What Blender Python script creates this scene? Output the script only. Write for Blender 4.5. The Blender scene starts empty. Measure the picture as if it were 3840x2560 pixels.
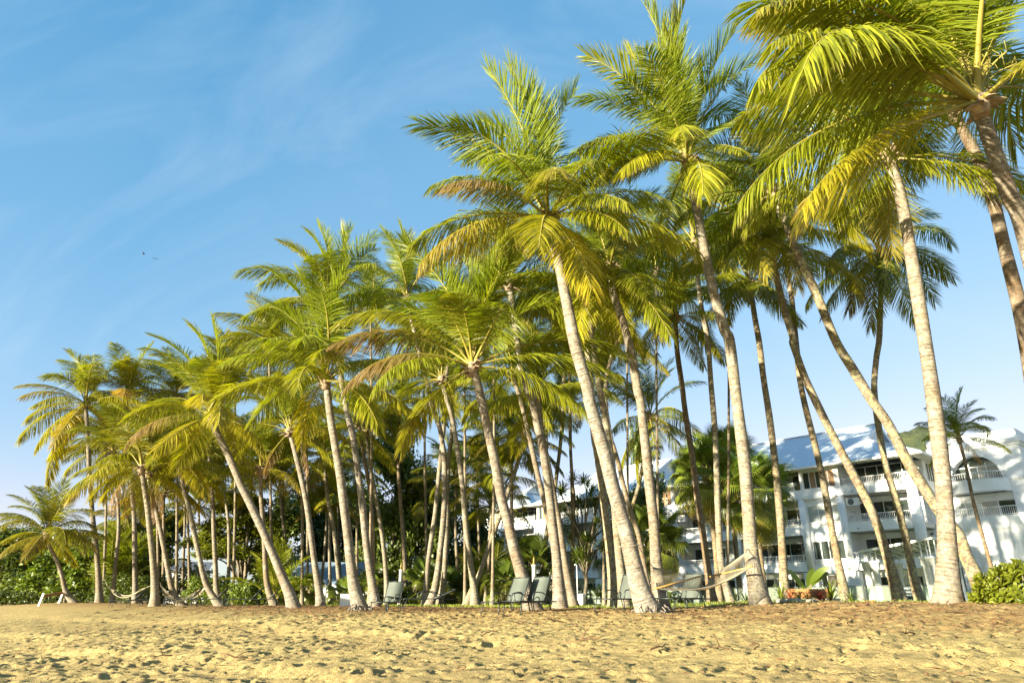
import bpy, math, random
import numpy as np
from mathutils import Vector, Matrix

random.seed(7)
C = bpy.context.scene.collection
SC = bpy.context.scene
R = math.radians
PI = math.pi

# ------------------------------------------------------------------ camera, sky, sun, exposure
EYE = 0.34
PITCH = R(20.75)
CT, ST = math.cos(PITCH), math.sin(PITCH)
F = 2560.0
cam_d = bpy.data.cameras.new('camera')
cam_d.lens = 24.0
cam_d.sensor_width = 36.0
cam_d.clip_start = 0.1
cam_d.clip_end = 4000.0
cam = bpy.data.objects.new('camera', cam_d)
C.objects.link(cam)
cam.location = (0, 0, EYE)
cam.rotation_euler = (PI / 2 + PITCH, 0, 0)
SC.camera = cam

SUN_AZ = R(54)      # to the left of straight behind the camera
SUN_EL = R(8.8)
world = bpy.data.worlds.new('World')
SC.world = world
world.use_nodes = True
wn, wl = world.node_tree.nodes, world.node_tree.links
wn.clear()
w_out = wn.new('ShaderNodeOutputWorld')
w_bg = wn.new('ShaderNodeBackground')
w_bg.inputs['Strength'].default_value = 0.09
sky = wn.new('ShaderNodeTexSky')
sky.sky_type = 'NISHITA'
sky.sun_disc = False
sky.sun_elevation = SUN_EL
sky.sun_rotation = PI + SUN_AZ
sky.air_density = 1.0
sky.dust_density = 0.3
sky.ozone_density = 1.6
# thin cirrus streaks laid over the sky by direction
tc = wn.new('ShaderNodeTexCoord')
mp = wn.new('ShaderNodeMapping')
mp.inputs['Rotation'].default_value = (0.2, 0.75, 0.5)
mp.inputs['Scale'].default_value = (1.2, 5.5, 2.4)
nz = wn.new('ShaderNodeTexNoise')
nz.inputs['Scale'].default_value = 1.5
nz.inputs['Detail'].default_value = 7.0
nz.inputs['Roughness'].default_value = 0.6
nz.inputs['Distortion'].default_value = 0.9
cr = wn.new('ShaderNodeValToRGB')
cr.color_ramp.elements[0].position = 0.46
cr.color_ramp.elements[0].color = (0, 0, 0, 1)
cr.color_ramp.elements[1].position = 0.85
cr.color_ramp.elements[1].color = (1, 1, 1, 1)
# colour response of the clear sky, channel by channel
sp_ = wn.new('ShaderNodeSeparateColor')
cb_ = wn.new('ShaderNodeCombineColor')
wl.new(sky.outputs['Color'], sp_.inputs[0])
chan = []
for k, (ga, ml) in enumerate(((1.25, 0.74), (0.62, 1.14), (0.47, 1.62))):
    pw = wn.new('ShaderNodeMath'); pw.operation = 'POWER'; pw.inputs[1].default_value = ga
    mu = wn.new('ShaderNodeMath'); mu.operation = 'MULTIPLY'; mu.inputs[1].default_value = ml
    wl.new(sp_.outputs[k], pw.inputs[0]); wl.new(pw.outputs[0], mu.inputs[0]); chan.append(mu)
lim = wn.new('ShaderNodeMath'); lim.operation = 'MULTIPLY'; lim.inputs[1].default_value = 0.92
mn_ = wn.new('ShaderNodeMath'); mn_.operation = 'MINIMUM'
wl.new(chan[1].outputs[0], lim.inputs[0]); wl.new(lim.outputs[0], mn_.inputs[0]); wl.new(chan[0].outputs[0], mn_.inputs[1])
wl.new(mn_.outputs[0], cb_.inputs[0]); wl.new(chan[1].outputs[0], cb_.inputs[1]); wl.new(chan[2].outputs[0], cb_.inputs[2])
# a broad thin veil under the streaks
nv = wn.new('ShaderNodeTexNoise')
nv.inputs['Scale'].default_value = 1.1; nv.inputs['Detail'].default_value = 3.0
wl.new(tc.outputs['Generated'], nv.inputs['Vector'])
vr = wn.new('ShaderNodeMapRange')
vr.inputs[1].default_value = 0.38; vr.inputs[2].default_value = 0.68; vr.inputs[3].default_value = 0.0; vr.inputs[4].default_value = 0.13
wl.new(nv.outputs['Fac'], vr.inputs[0])
sm_ = wn.new('ShaderNodeMath'); sm_.operation = 'ADD'; sm_.use_clamp = True
cl = wn.new('ShaderNodeMix'); cl.data_type = 'RGBA'
cl.inputs[7].default_value = (1.9, 2.45, 2.9, 1)
mul = wn.new('ShaderNodeMath'); mul.operation = 'MULTIPLY'; mul.inputs[1].default_value = 0.30
wl.new(tc.outputs['Generated'], mp.inputs['Vector'])
wl.new(mp.outputs['Vector'], nz.inputs['Vector'])
wl.new(nz.outputs['Fac'], cr.inputs['Fac'])
wl.new(cr.outputs['Color'], mul.inputs[0])
wl.new(mul.outputs[0], sm_.inputs[0])
wl.new(vr.outputs[0], sm_.inputs[1])
wl.new(sm_.outputs[0], cl.inputs[0])
wl.new(cb_.outputs[0], cl.inputs[6])
wl.new(cl.outputs[2], w_bg.inputs['Color'])
wl.new(w_bg.outputs['Background'], w_out.inputs['Surface'])

sun_d = bpy.data.lights.new('sun', 'SUN')
sun_d.energy = 5.0
sun_d.angle = R(0.55)
sun_d.color = (1.0, 0.91, 0.68)
sun = bpy.data.objects.new('sun', sun_d)
C.objects.link(sun)
sdir = Vector((-math.sin(SUN_AZ) * math.cos(SUN_EL), -math.cos(SUN_AZ) * math.cos(SUN_EL), math.sin(SUN_EL)))
sun.rotation_euler = sdir.to_track_quat('Z', 'Y').to_euler()
sun.location = sdir * 60

SC.view_settings.view_transform = 'Standard'
SC.view_settings.look = 'None'
SC.view_settings.exposure = 2.0
SC.view_settings.gamma = 1.0
SC.view_settings.use_curve_mapping = False
SC.cycles.max_bounces = 7
SC.cycles.transparent_max_bounces = 8
SC.cycles.use_denoising = True


# ------------------------------------------------------------------ helpers
def W(px, py, Y):
    """a point seen at photograph pixel (px, py) that stands Y metres in front of the camera"""
    v = (1280 - py) / F
    fwd = CT - v * ST
    up = v * CT + ST
    zc = Y / fwd
    return Vector(((px - 1920) / F * zc, Y, EYE + Y * up / fwd))


TILES = {'T1': (0, 1500, 1.96), 'T2': (550, 1500, 1.96), 'T3': (1100, 1500, 1.96), 'T4': (1600, 1500, 1.96),
         'T5': (2100, 1500, 1.96), 'U1': (700, 700, 1.742), 'U2': (2100, 800, 1.96), 'U3': (2500, 500, 1.7425),
         'U4': (0, 1200, 2.24), 'U5': (2200, 0, 1.96), 'C4': (2700, 1280, 1.4), 'C3': (1800, 1280, 1.4),
         'C6': (1500, 200, 1.3067), 'C5': (2700, 0, 1.2246), 'P': (0, 0, 1.0)}


def px(tile, *pts):
    ox, oy, s = TILES[tile]
    return [(ox + x / s, oy + y / s) for x, y in pts]


def smooth(a, b, x):
    t = min(1.0, max(0.0, (x - a) / (b - a)))
    return t * t * (3 - 2 * t)


class MB:
    """collects shapes into one mesh"""
    def __init__(s):
        s.v, s.f, s.m, s.sm = [], [], [], []
        s.att = {}

    def add(s, verts, faces, mi=0, smooth=False):
        o = len(s.v)
        s.v.extend([tuple(v) for v in verts])
        s.f.extend([tuple(i + o for i in f) for f in faces])
        s.m.extend([mi] * len(faces))
        s.sm.extend([smooth] * len(faces))

    def box(s, x0, x1, y0, y1, z0, z1, mi=0):
        v = [(x0, y0, z0), (x1, y0, z0), (x1, y1, z0), (x0, y1, z0), (x0, y0, z1), (x1, y0, z1), (x1, y1, z1), (x0, y1, z1)]
        s.add(v, [(3, 2, 1, 0), (4, 5, 6, 7), (0, 1, 5, 4), (1, 2, 6, 5), (2, 3, 7, 6), (3, 0, 4, 7)], mi)

    def cbox(s, c, size, mi=0):
        s.box(c[0] - size[0] / 2, c[0] + size[0] / 2, c[1] - size[1] / 2, c[1] + size[1] / 2, c[2] - size[2] / 2, c[2] + size[2] / 2, mi)

    def beam(s, a, b, w, h, mi=0, up=(0, 0, 1)):
        a, b = Vector(a), Vector(b)
        t = (b - a).normalized()
        u = Vector(up)
        sd = t.cross(u)
        if sd.length < 1e-4:
            sd = t.cross(Vector((1, 0, 0)))
        sd.normalize()
        u = sd.cross(t)
        v = []
        for p in (a, b):
            for i, j in ((-1, -1), (1, -1), (1, 1), (-1, 1)):
                v.append(p + sd * (i * w / 2) + u * (j * h / 2))
        s.add(v, [(0, 1, 2, 3), (7, 6, 5, 4), (4, 5, 1, 0), (5, 6, 2, 1), (6, 7, 3, 2), (7, 4, 0, 3)], mi)

    def tube(s, pts, rad, n=8, mi=0, cap=True, smooth=True):
        pts = [Vector(p) for p in pts]
        k = len(pts)
        if not hasattr(rad, '__len__'):
            rad = [rad] * k
        t0 = (pts[1] - pts[0]).normalized()
        ref = Vector((0, 0, 1)) if abs(t0.z) < 0.9 else Vector((1, 0, 0))
        x = t0.cross(ref).normalized()
        verts = []
        for i in range(k):
            t = (pts[min(i + 1, k - 1)] - pts[max(i - 1, 0)])
            if t.length < 1e-9:
                t = t0
            t = t.normalized()
            x = (x - t * x.dot(t))
            if x.length < 1e-6:
                x = t.orthogonal()
            x.normalize()
            y = t.cross(x)
            for j in range(n):
                a = 2 * PI * j / n
                verts.append(pts[i] + (x * math.cos(a) + y * math.sin(a)) * rad[i])
        faces = []
        for i in range(k - 1):
            for j in range(n):
                j2 = (j + 1) % n
                faces.append((i * n + j, i * n + j2, (i + 1) * n + j2, (i + 1) * n + j))
        s.add(verts, faces, mi, smooth)
        if cap:
            o = len(s.v) - len(verts)
            s.f.append(tuple(o + j for j in reversed(range(n)))); s.m.append(mi); s.sm.append(False)
            s.f.append(tuple(o + (k - 1) * n + j for j in range(n))); s.m.append(mi); s.sm.append(False)

    def lathe(s, c, prof, n=16, mi=0):
        """prof: (radius, z) from bottom to top round a vertical axis"""
        s.tube([(c[0], c[1], c[2] + z + i * 1e-6) for i, (r, z) in enumerate(prof)], [r for r, z in prof], n, mi)

    def build(s, name, mats, parent=None, label=None, kind=None):
        me = bpy.data.meshes.new(name)
        me.from_pydata(s.v, [], s.f)
        if not isinstance(mats, (list, tuple)):
            mats = [mats]
        for m in mats:
            me.materials.append(m)
        if len(mats) > 1:
            me.polygons.foreach_set('material_index', s.m)
        me.polygons.foreach_set('use_smooth', s.sm)
        for k, (dt, data) in s.att.items():
            a = me.attributes.new(k, dt, 'POINT')
            if dt == 'FLOAT':
                a.data.foreach_set('value', np.asarray(data, dtype=np.float32).ravel())
            else:
                a.data.foreach_set('color', np.asarray(data, dtype=np.float32).ravel())
        me.update()
        return link(name, me, parent, label, kind)


def link(name, me, parent=None, label=None, kind=None):
    o = bpy.data.objects.new(name, me)
    C.objects.link(o)
    if parent is not None:
        o.parent = parent
    if label:
        o['label'] = label
    if kind:
        o['kind'] = kind
    return o


def thing(name, label, cat, loc=(0, 0, 0), rz=0.0, group=None):
    o = bpy.data.objects.new(name, None)
    C.objects.link(o)
    o.empty_display_size = 0.3
    o.location = loc
    o.rotation_euler = (0, 0, rz)
    return tag(o, label, cat, group)


def tag(o, label, cat, group=None):
    o['label'] = label
    o['category'] = cat
    if group:
        o['group'] = group
    return o


def np_mesh(name, v, f, mats, smooth_=True, mi=None, att=None):
    """mesh from numpy arrays: v (n,3), f (m,3 or 4)"""
    me = bpy.data.meshes.new(name)
    v = np.asarray(v, dtype=np.float32); f = np.asarray(f, dtype=np.int32)
    k = f.shape[1]
    me.vertices.add(len(v)); me.loops.add(f.size); me.polygons.add(len(f))
    me.vertices.foreach_set('co', v.ravel())
    me.loops.foreach_set('vertex_index', f.ravel())
    me.polygons.foreach_set('loop_start', np.arange(0, f.size, k, dtype=np.int32))
    me.polygons.foreach_set('loop_total', np.full(len(f), k, dtype=np.int32))
    me.polygons.foreach_set('use_smooth', np.full(len(f), smooth_))
    for m in mats:
        me.materials.append(m)
    if mi is not None:
        me.polygons.foreach_set('material_index', np.asarray(mi, dtype=np.int32))
    if att:
        for kk, data in att.items():
            a = me.attributes.new(kk, 'FLOAT_COLOR', 'POINT')
            a.data.foreach_set('color', np.asarray(data, dtype=np.float32).ravel())
    me.update(calc_edges=True)
    me.validate()
    return me


def copy_thing(root, loc, rz, label, group=None, scale=1.0):
    def rec(o, par):
        c = o.copy()
        C.objects.link(c)
        if par is not None:
            c.parent = par
        for ch in [q for q in KIDS.get(o.name, [])]:
            rec(ch, c)
        return c
    r = rec(root, None)
    r.location = loc
    r.rotation_euler = (0, 0, rz)
    r.scale = (scale,) * 3
    r['label'] = label
    if group:
        r['group'] = group
    return r


KIDS = {}


def remember(root):
    for ch in root.children:
        KIDS.setdefault(root.name, []).append(ch)
        remember(ch)


# ------------------------------------------------------------------ materials
def mat(name):
    m = bpy.data.materials.new(name)
    m.use_nodes = True
    nt = m.node_tree
    b = nt.nodes['Principled BSDF']
    return m, nt, b


def node(nt, typ, **kw):
    n = nt.nodes.new(typ)
    for k, v in kw.items():
        if hasattr(n, k):
            setattr(n, k, v)
        else:
            n.inputs[k].default_value = v
    return n


def ramp(nt, src, stops, interp='LINEAR'):
    r = nt.nodes.new('ShaderNodeValToRGB')
    r.color_ramp.interpolation = interp
    e = r.color_ramp.elements
    while len(e) < len(stops):
        e.new(0.5)
    for i, (p, c) in enumerate(stops):
        e[i].position = p
        e[i].color = (c[0], c[1], c[2], 1) if hasattr(c, '__len__') else (c, c, c, 1)
    nt.links.new(src, r.inputs['Fac'])
    return r.outputs['Color']


def mixc(nt, fac, a, b, mode='MIX'):
    m = nt.nodes.new('ShaderNodeMix')
    m.data_type = 'RGBA'
    m.blend_type = mode
    for s, i in ((fac, 0), (a, 6), (b, 7)):
        if hasattr(s, 'links'):
            nt.links.new(s, m.inputs[i])
        elif hasattr(s, '__len__'):
            m.inputs[i].default_value = (s[0], s[1], s[2], 1)
        else:
            m.inputs[i].default_value = s
    return m.outputs[2]


def noise(nt, scale, detail=4, rough=0.55, vec=None, dist=0.0):
    n = node(nt, 'ShaderNodeTexNoise')
    n.inputs['Scale'].default_value = scale
    n.inputs['Detail'].default_value = detail
    n.inputs['Roughness'].default_value = rough
    n.inputs['Distortion'].default_value = dist
    if vec is None:
        t = nt.nodes.new('ShaderNodeTexCoord')
        vec = t.outputs['Object']
    nt.links.new(vec, n.inputs['Vector'])
    return n.outputs['Fac']


def bump(nt, b, h, strength=0.4, dist=0.02):
    n = nt.nodes.new('ShaderNodeBump')
    n.inputs['Strength'].default_value = strength
    n.inputs['Distance'].default_value = dist
    nt.links.new(h, n.inputs['Height'])
    nt.links.new(n.outputs['Normal'], b.inputs['Normal'])


def simple(name, c1, c2=None, scale=6.0, rough=0.6, bmp=0.0, metal=0.0, spec=0.4):
    m, nt, b = mat(name)
    c2 = c2 or tuple(x * 0.8 for x in c1)
    f = noise(nt, scale)
    nt.links.new(ramp(nt, f, [(0.3, c2), (0.7, c1)]), b.inputs['Base Color'])
    b.inputs['Roughness'].default_value = rough
    b.inputs['Metallic'].default_value = metal
    b.inputs['Specular IOR Level'].default_value = spec
    if bmp:
        bump(nt, b, noise(nt, scale * 6, 6), bmp, 0.01)
    return m


def leaf_mat(name, dark, light, tip, trans=0.35, rough=0.42, spec=0.5, tcol=None):
    """leaf with per-leaflet variation from the 'tint' attribute: r random, g along the leaf, b along the frond"""
    m, nt, b = mat(name)
    at = node(nt, 'ShaderNodeAttribute', attribute_name='tint')
    sp = nt.nodes.new('ShaderNodeSeparateColor')
    nt.links.new(at.outputs['Color'], sp.inputs[0])
    base = mixc(nt, sp.outputs[0], dark, light)
    tipf = ramp(nt, sp.outputs[1], [(0.72, 0.0), (1.0, 0.75)])
    tipb = ramp(nt, sp.outputs[2], [(0.55, 0.12), (1.0, 1.0)])
    tm = node(nt, 'ShaderNodeMath', operation='MULTIPLY')
    nt.links.new(tipf, tm.inputs[0]); nt.links.new(tipb, tm.inputs[1])
    wa = node(nt, 'ShaderNodeAttribute', attribute_name='wither')
    wa.attribute_type = 'OBJECT'
    wm = node(nt, 'ShaderNodeMath', operation='MULTIPLY')
    nt.links.new(wa.outputs['Fac'], wm.inputs[0]); nt.links.new(ramp(nt, sp.outputs[2], [(0.25, 0.25), (0.62, 1.0)]), wm.inputs[1])
    base = mixc(nt, wm.outputs[0], base, (0.29, 0.17, 0.10))
    col = mixc(nt, tm.outputs[0], base, tip)
    oi = nt.nodes.new('ShaderNodeObjectInfo')
    col = mixc(nt, 1.0, col, oi.outputs['Color'], 'MULTIPLY')
    nt.links.new(col, b.inputs['Base Color'])
    b.inputs['Roughness'].default_value = rough
    b.inputs['Specular IOR Level'].default_value = spec
    tr = nt.nodes.new('ShaderNodeBsdfTranslucent')
    tcol = tcol or (1.5, 1.45, 0.5)
    nt.links.new(mixc(nt, 1.0, col, tcol, 'MULTIPLY'), tr.inputs['Color'])
    ms = nt.nodes.new('ShaderNodeMixShader')
    ms.inputs[0].default_value = trans
    nt.links.new(b.outputs[0], ms.inputs[1]); nt.links.new(tr.outputs[0], ms.inputs[2])
    nt.links.new(ms.outputs[0], nt.nodes['Material Output'].inputs['Surface'])
    return m


M = {}
M['frond'] = leaf_mat('palm_leaf', (0.125, 0.150, 0.010), (0.285, 0.305, 0.020), (0.32, 0.22, 0.09), 0.42, 0.42, 0.35, (1.4, 1.5, 0.4))
M['rib'] = simple('palm_midrib', (0.30, 0.245, 0.045), (0.22, 0.19, 0.035), 3.0, 0.5, spec=0.35)
M['fan'] = leaf_mat('fan_leaf', (0.06, 0.095, 0.012), (0.17, 0.21, 0.022), (0.35, 0.22, 0.05), 0.3, 0.35, 0.6)
M['leaf'] = leaf_mat('broad_leaf', (0.045, 0.075, 0.012), (0.125, 0.155, 0.016), (0.10, 0.12, 0.016), 0.3, 0.45, 0.45)
M['leaf_lime'] = leaf_mat('lime_leaf', (0.10, 0.125, 0.010), (0.22, 0.24, 0.018), (0.14, 0.17, 0.016), 0.35, 0.45, 0.4)
M['sheath'] = simple('palm_fibre', (0.40, 0.30, 0.20), (0.13, 0.085, 0.055), 7.0, 0.85, 0.8)
M['husk'] = simple('coconut_husk', (0.30, 0.24, 0.05), (0.20, 0.13, 0.04), 8.0, 0.5)
M['root'] = simple('palm_root', (0.25, 0.22, 0.18), (0.08, 0.06, 0.045), 14.0, 0.9, 0.5)
M['wood_bark'] = simple('tree_bark', (0.20, 0.17, 0.12), (0.09, 0.07, 0.05), 10.0, 0.9, 0.5)
M['white'] = simple('white_render', (0.82, 0.82, 0.82), (0.74, 0.74, 0.74), 1.3, 0.7, 0.08)
M['trim'] = simple('white_trim', (0.80, 0.79, 0.77), (0.76, 0.75, 0.73), 2.0, 0.45)
M['soffit'] = simple('soffit_board', (0.66, 0.63, 0.56), (0.62, 0.59, 0.53), 2.0, 0.6)
M['steel'] = simple('charcoal_metal', (0.035, 0.045, 0.042), (0.022, 0.028, 0.026), 5.0, 0.4, metal=0.0, spec=0.5)
M['sling'] = simple('grey_sling', (0.105, 0.12, 0.10), (0.08, 0.092, 0.078), 30.0, 0.7, 0.15)
M['sling_dark'] = simple('slate_sling', (0.06, 0.078, 0.09), (0.04, 0.055, 0.065), 30.0, 0.7, 0.15)
M['rope'] = simple('cotton_rope', (0.36, 0.31, 0.22), (0.28, 0.235, 0.16), 20.0, 0.85)
M['bar'] = simple('varnished_bar', (0.40, 0.25, 0.07), (0.30, 0.18, 0.05), 7.0, 0.4)
M['signwood'] = simple('sign_timber', (0.44, 0.22, 0.08), (0.33, 0.15, 0.05), 3.0, 0.55, 0.2)
M['letter'] = simple('sign_letter', (0.13, 0.055, 0.02), (0.10, 0.045, 0.02), 3.0, 0.6)
M['darkboard'] = simple('dark_board', (0.03, 0.05, 0.05), (0.025, 0.04, 0.04), 3.0, 0.5)
M['whiteletter'] = simple('white_letter', (0.75, 0.75, 0.72), None, 3.0, 0.6)
M['curtain'] = simple('curtain_cloth', (0.50, 0.46, 0.38), (0.40, 0.36, 0.29), 6.0, 0.9)
M['blind'] = simple('timber_blind', (0.36, 0.22, 0.11), (0.28, 0.16, 0.08), 6.0, 0.6)
M['inside'] = simple('dim_recess', (0.20, 0.18, 0.14), (0.16, 0.14, 0.11), 2.0, 0.9)  # dim tone for flat panels that stand for the shade inside doorways
M['orange'] = simple('cedar_frame', (0.36, 0.12, 0.04), (0.28, 0.09, 0.03), 4.0, 0.5)
M['stone'] = simple('garden_stone', (0.38, 0.34, 0.27), (0.26, 0.23, 0.18), 7.0, 0.85, 0.4)
M['twig'] = simple('dry_twig', (0.22, 0.12, 0.055), (0.12, 0.06, 0.03), 12.0, 0.85)
M['plank'] = simple('weathered_plank', (0.30, 0.15, 0.06), (0.22, 0.11, 0.045), 5.0, 0.8)
M['redleaf'] = leaf_mat('red_leaf', (0.16, 0.03, 0.02), (0.30, 0.06, 0.03), (0.3, 0.1, 0.05), 0.3)
M['bird'] = simple('bird_feather', (0.10, 0.075, 0.05), (0.05, 0.04, 0.03), 20.0, 0.8)
M['acgrey'] = simple('vent_grey', (0.16, 0.17, 0.17), (0.12, 0.13, 0.13), 5.0, 0.5)


def glass_mat(name, tintc, rough=0.03, alpha=0.0):
    m, nt, b = mat(name)
    b.inputs['Base Color'].default_value = (*tintc, 1)
    f = noise(nt, 0.6, 2)
    bump(nt, b, f, 0.05, 0.02)
    b.inputs['Roughness'].default_value = rough
    b.inputs['Specular IOR Level'].default_value = 0.9
    if alpha:
        lw = node(nt, 'ShaderNodeFresnel'); lw.inputs['IOR'].default_value = 1.5
        mr = node(nt, 'ShaderNodeMath', operation='ADD'); mr.use_clamp = True
        mr.inputs[1].default_value = alpha
        nt.links.new(lw.outputs[0], mr.inputs[0])
        tr = nt.nodes.new('ShaderNodeBsdfTransparent')
        tr.inputs['Color'].default_value = (0.82, 0.92, 0.86, 1)
        ms = nt.nodes.new('ShaderNodeMixShader')
        nt.links.new(mr.outputs[0], ms.inputs[0])
        nt.links.new(tr.outputs[0], ms.inputs[1]); nt.links.new(b.outputs[0], ms.inputs[2])
        nt.links.new(ms.outputs[0], nt.nodes['Material Output'].inputs['Surface'])
    return m


M['glass'] = glass_mat('window_glass', (0.035, 0.045, 0.04))
M['glass_pale'] = glass_mat('pale_reflection_glass', (0.36, 0.39, 0.37), 0.12)  # pale base colour stands for reflected light, and for curtains in some panes
M['glass_fence'] = glass_mat('fence_glass', (0.40, 0.42, 0.36), 0.06, 0.22)


def roof_mat(name, c):
    m, nt, b = mat(name)
    t = nt.nodes.new('ShaderNodeTexCoord')
    wv = node(nt, 'ShaderNodeTexWave', bands_direction='X')
    wv.inputs['Scale'].default_value = 1.6
    nt.links.new(t.outputs['Object'], wv.inputs['Vector'])
    n = noise(nt, 0.9, 5)
    nt.links.new(mixc(nt, 0.35, ramp(nt, n, [(0.3, tuple(x * 0.86 for x in c)), (0.75, c)]), ramp(nt, wv.outputs['Color'], [(0.0, tuple(x * 0.7 for x in c)), (0.5, c)])), b.inputs['Base Color'])
    b.inputs['Roughness'].default_value = 0.42
    b.inputs['Specular IOR Level'].default_value = 0.5
    bump(nt, b, wv.outputs['Color'], 0.5, 0.03)
    return m


M['roof'] = roof_mat('corrugated_roof', (0.52, 0.58, 0.64))
M['roof_shed'] = roof_mat('blue_shed_roof', (0.28, 0.37, 0.48))


def trunk_mat():
    m, nt, b = mat('palm_trunk')
    t = nt.nodes.new('ShaderNodeTexCoord')
    at = node(nt, 'ShaderNodeAttribute', attribute_name='tint')
    sp = nt.nodes.new('ShaderNodeSeparateColor')
    nt.links.new(at.outputs['Color'], sp.inputs[0])        # r ring phase, g height share, b around
    oi = nt.nodes.new('ShaderNodeObjectInfo')
    so = nt.nodes.new('ShaderNodeSeparateColor')
    nt.links.new(oi.outputs['Color'], so.inputs[0])        # r moss, g brownness
    n1 = noise(nt, 2.2, 5, 0.6)
    n2 = noise(nt, 9.0, 6, 0.65)
    grey = ramp(nt, n2, [(0.32, (0.12, 0.108, 0.088)), (0.50, (0.24, 0.215, 0.175)), (0.68, (0.35, 0.32, 0.265))])
    brown = ramp(nt, n2, [(0.3, (0.07, 0.045, 0.025)), (0.55, (0.16, 0.105, 0.06)), (0.72, (0.27, 0.20, 0.12))])
    brf = node(nt, 'ShaderNodeMath', operation='ADD'); brf.use_clamp = True
    n1c = ramp(nt, n1, [(0.42, 0.0), (0.66, 0.55)])
    nt.links.new(so.outputs[1], brf.inputs[0]); nt.links.new(n1c, brf.inputs[1])
    col = mixc(nt, brf.outputs[0], grey, brown)
    ring = ramp(nt, sp.outputs[0], [(0.0, 1.0), (0.18, 0.9), (0.42, 0.0), (1.0, 0.0)])
    rn = ramp(nt, noise(nt, 5.0, 3), [(0.4, 0.1), (0.6, 0.95)])
    rm = node(nt, 'ShaderNodeMath', operation='MULTIPLY')
    nt.links.new(ring, rm.inputs[0]); nt.links.new(rn, rm.inputs[1])
    col = mixc(nt, rm.outputs[0], col, (0.075, 0.05, 0.03))
    mp = nt.nodes.new('ShaderNodeMapping'); mp.inputs['Scale'].default_value = (11, 11, 6.5)
    nt.links.new(t.outputs['Object'], mp.inputs['Vector'])
    vo = node(nt, 'ShaderNodeTexVoronoi'); vo.inputs['Scale'].default_value = 1.0
    nt.links.new(mp.outputs['Vector'], vo.inputs['Vector'])
    pit = ramp(nt, vo.outputs['Distance'], [(0.13, 0.9), (0.22, 0.0)])
    pm = node(nt, 'ShaderNodeMath', operation='MULTIPLY')
    nt.links.new(pit, pm.inputs[0]); nt.links.new(ramp(nt, noise(nt, 3.3, 3), [(0.46, 0.0), (0.62, 1.0)]), pm.inputs[1])
    col = mixc(nt, pm.outputs[0], col, (0.06, 0.04, 0.025))
    mo = ramp(nt, noise(nt, 7.0, 6, 0.7), [(0.50, 0.0), (0.58, 1.0)])
    mm = node(nt, 'ShaderNodeMath', operation='MULTIPLY')
    nt.links.new(mo, mm.inputs[0]); nt.links.new(so.outputs[0], mm.inputs[1])
    col = mixc(nt, mm.outputs[0], col, (0.42, 0.40, 0.17))
    nt.links.new(col, b.inputs['Base Color'])
    b.inputs['Roughness'].default_value = 0.85
    b.inputs['Specular IOR Level'].default_value = 0.2
    bump(nt, b, n2, 0.6, 0.03)
    return m


M['trunk'] = trunk_mat()


def sand_mat():
    m, nt, b = mat('beach_sand')
    t = nt.nodes.new('ShaderNodeTexCoord')
    o = t.outputs['Object']
    n1 = noise(nt, 0.35, 4, 0.5, o)
    n2 = noise(nt, 9.0, 7, 0.7, o)
    n3 = noise(nt, 28.0, 5, 0.75, o)
    col = ramp(nt, n2, [(0.3, (0.42, 0.315, 0.130)), (0.7, (0.63, 0.490, 0.215))])
    col = mixc(nt, ramp(nt, n1, [(0.35, 0.0), (0.7, 0.4)]), col, (0.42, 0.285, 0.125))
    at = node(nt, 'ShaderNodeAttribute', attribute_name='tint')
    sp = nt.nodes.new('ShaderNodeSeparateColor')
    nt.links.new(at.outputs['Color'], sp.inputs[0])        # r: litter and soil under the palms
    soilm = ramp(nt, noise(nt, 1.7, 5, 0.7, o), [(0.35, 0.25), (0.6, 1.0)])
    ml = node(nt, 'ShaderNodeMath', operation='MULTIPLY')
    nt.links.new(sp.outputs[0], ml.inputs[0]); nt.links.new(soilm, ml.inputs[1])
    col = mixc(nt, ml.outputs[0], col, (0.34, 0.215, 0.095))
    deb = ramp(nt, noise(nt, 13.0, 3, 0.6, o, 1.5), [(0.66, 0.0), (0.70, 0.7)])
    col = mixc(nt, deb, col, (0.24, 0.12, 0.05))
    nt.links.new(col, b.inputs['Base Color'])
    b.inputs['Roughness'].default_value = 0.95
    b.inputs['Specular IOR Level'].default_value = 0.12
    ad = node(nt, 'ShaderNodeMath', operation='ADD')
    nt.links.new(n2, ad.inputs[0]); nt.links.new(n3, ad.inputs[1])
    bump(nt, b, ad.outputs[0], 1.0, 0.07)
    return m


M['sand'] = sand_mat()
M['lawn'] = simple('lawn_turf', (0.20, 0.22, 0.03), (0.12, 0.15, 0.022), 2.5, 0.9, 0.5)
M['grass'] = leaf_mat('grass_blade', (0.14, 0.18, 0.02), (0.26, 0.29, 0.035), (0.2, 0.2, 0.04), 0.3)
M['litter'] = simple('dry_litter', (0.26, 0.13, 0.055), (0.14, 0.065, 0.03), 15.0, 0.9)


def hill_mat():
    m, nt, b = mat('forested_hill')
    n = noise(nt, 0.12, 6, 0.65)
    n2 = noise(nt, 0.5, 5, 0.7)
    col = ramp(nt, n, [(0.35, (0.035, 0.055, 0.022)), (0.6, (0.085, 0.10, 0.03)), (0.72, (0.13, 0.13, 0.045))])
    col = mixc(nt, ramp(nt, n2, [(0.4, 0.0), (0.62, 0.6)]), col, (0.025, 0.04, 0.018))
    nt.links.new(col, b.inputs['Base Color'])
    b.inputs['Roughness'].default_value = 0.9
    bump(nt, b, n2, 1.0, 3.0)
    return m


M['hill'] = hill_mat()

# ------------------------------------------------------------------ ground
PX, PY = 0.66, 0.7513          # inland direction, across the beach
PROF = ([-80, -20, 0, 4, 9, 13, 15, 17, 22, 30, 60, 400], [-5, -2.4, -1.32, -1.02, -0.60, -0.26, -0.10, 0.02, 0.05, 0.05, 0.0, 0.0])


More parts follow.
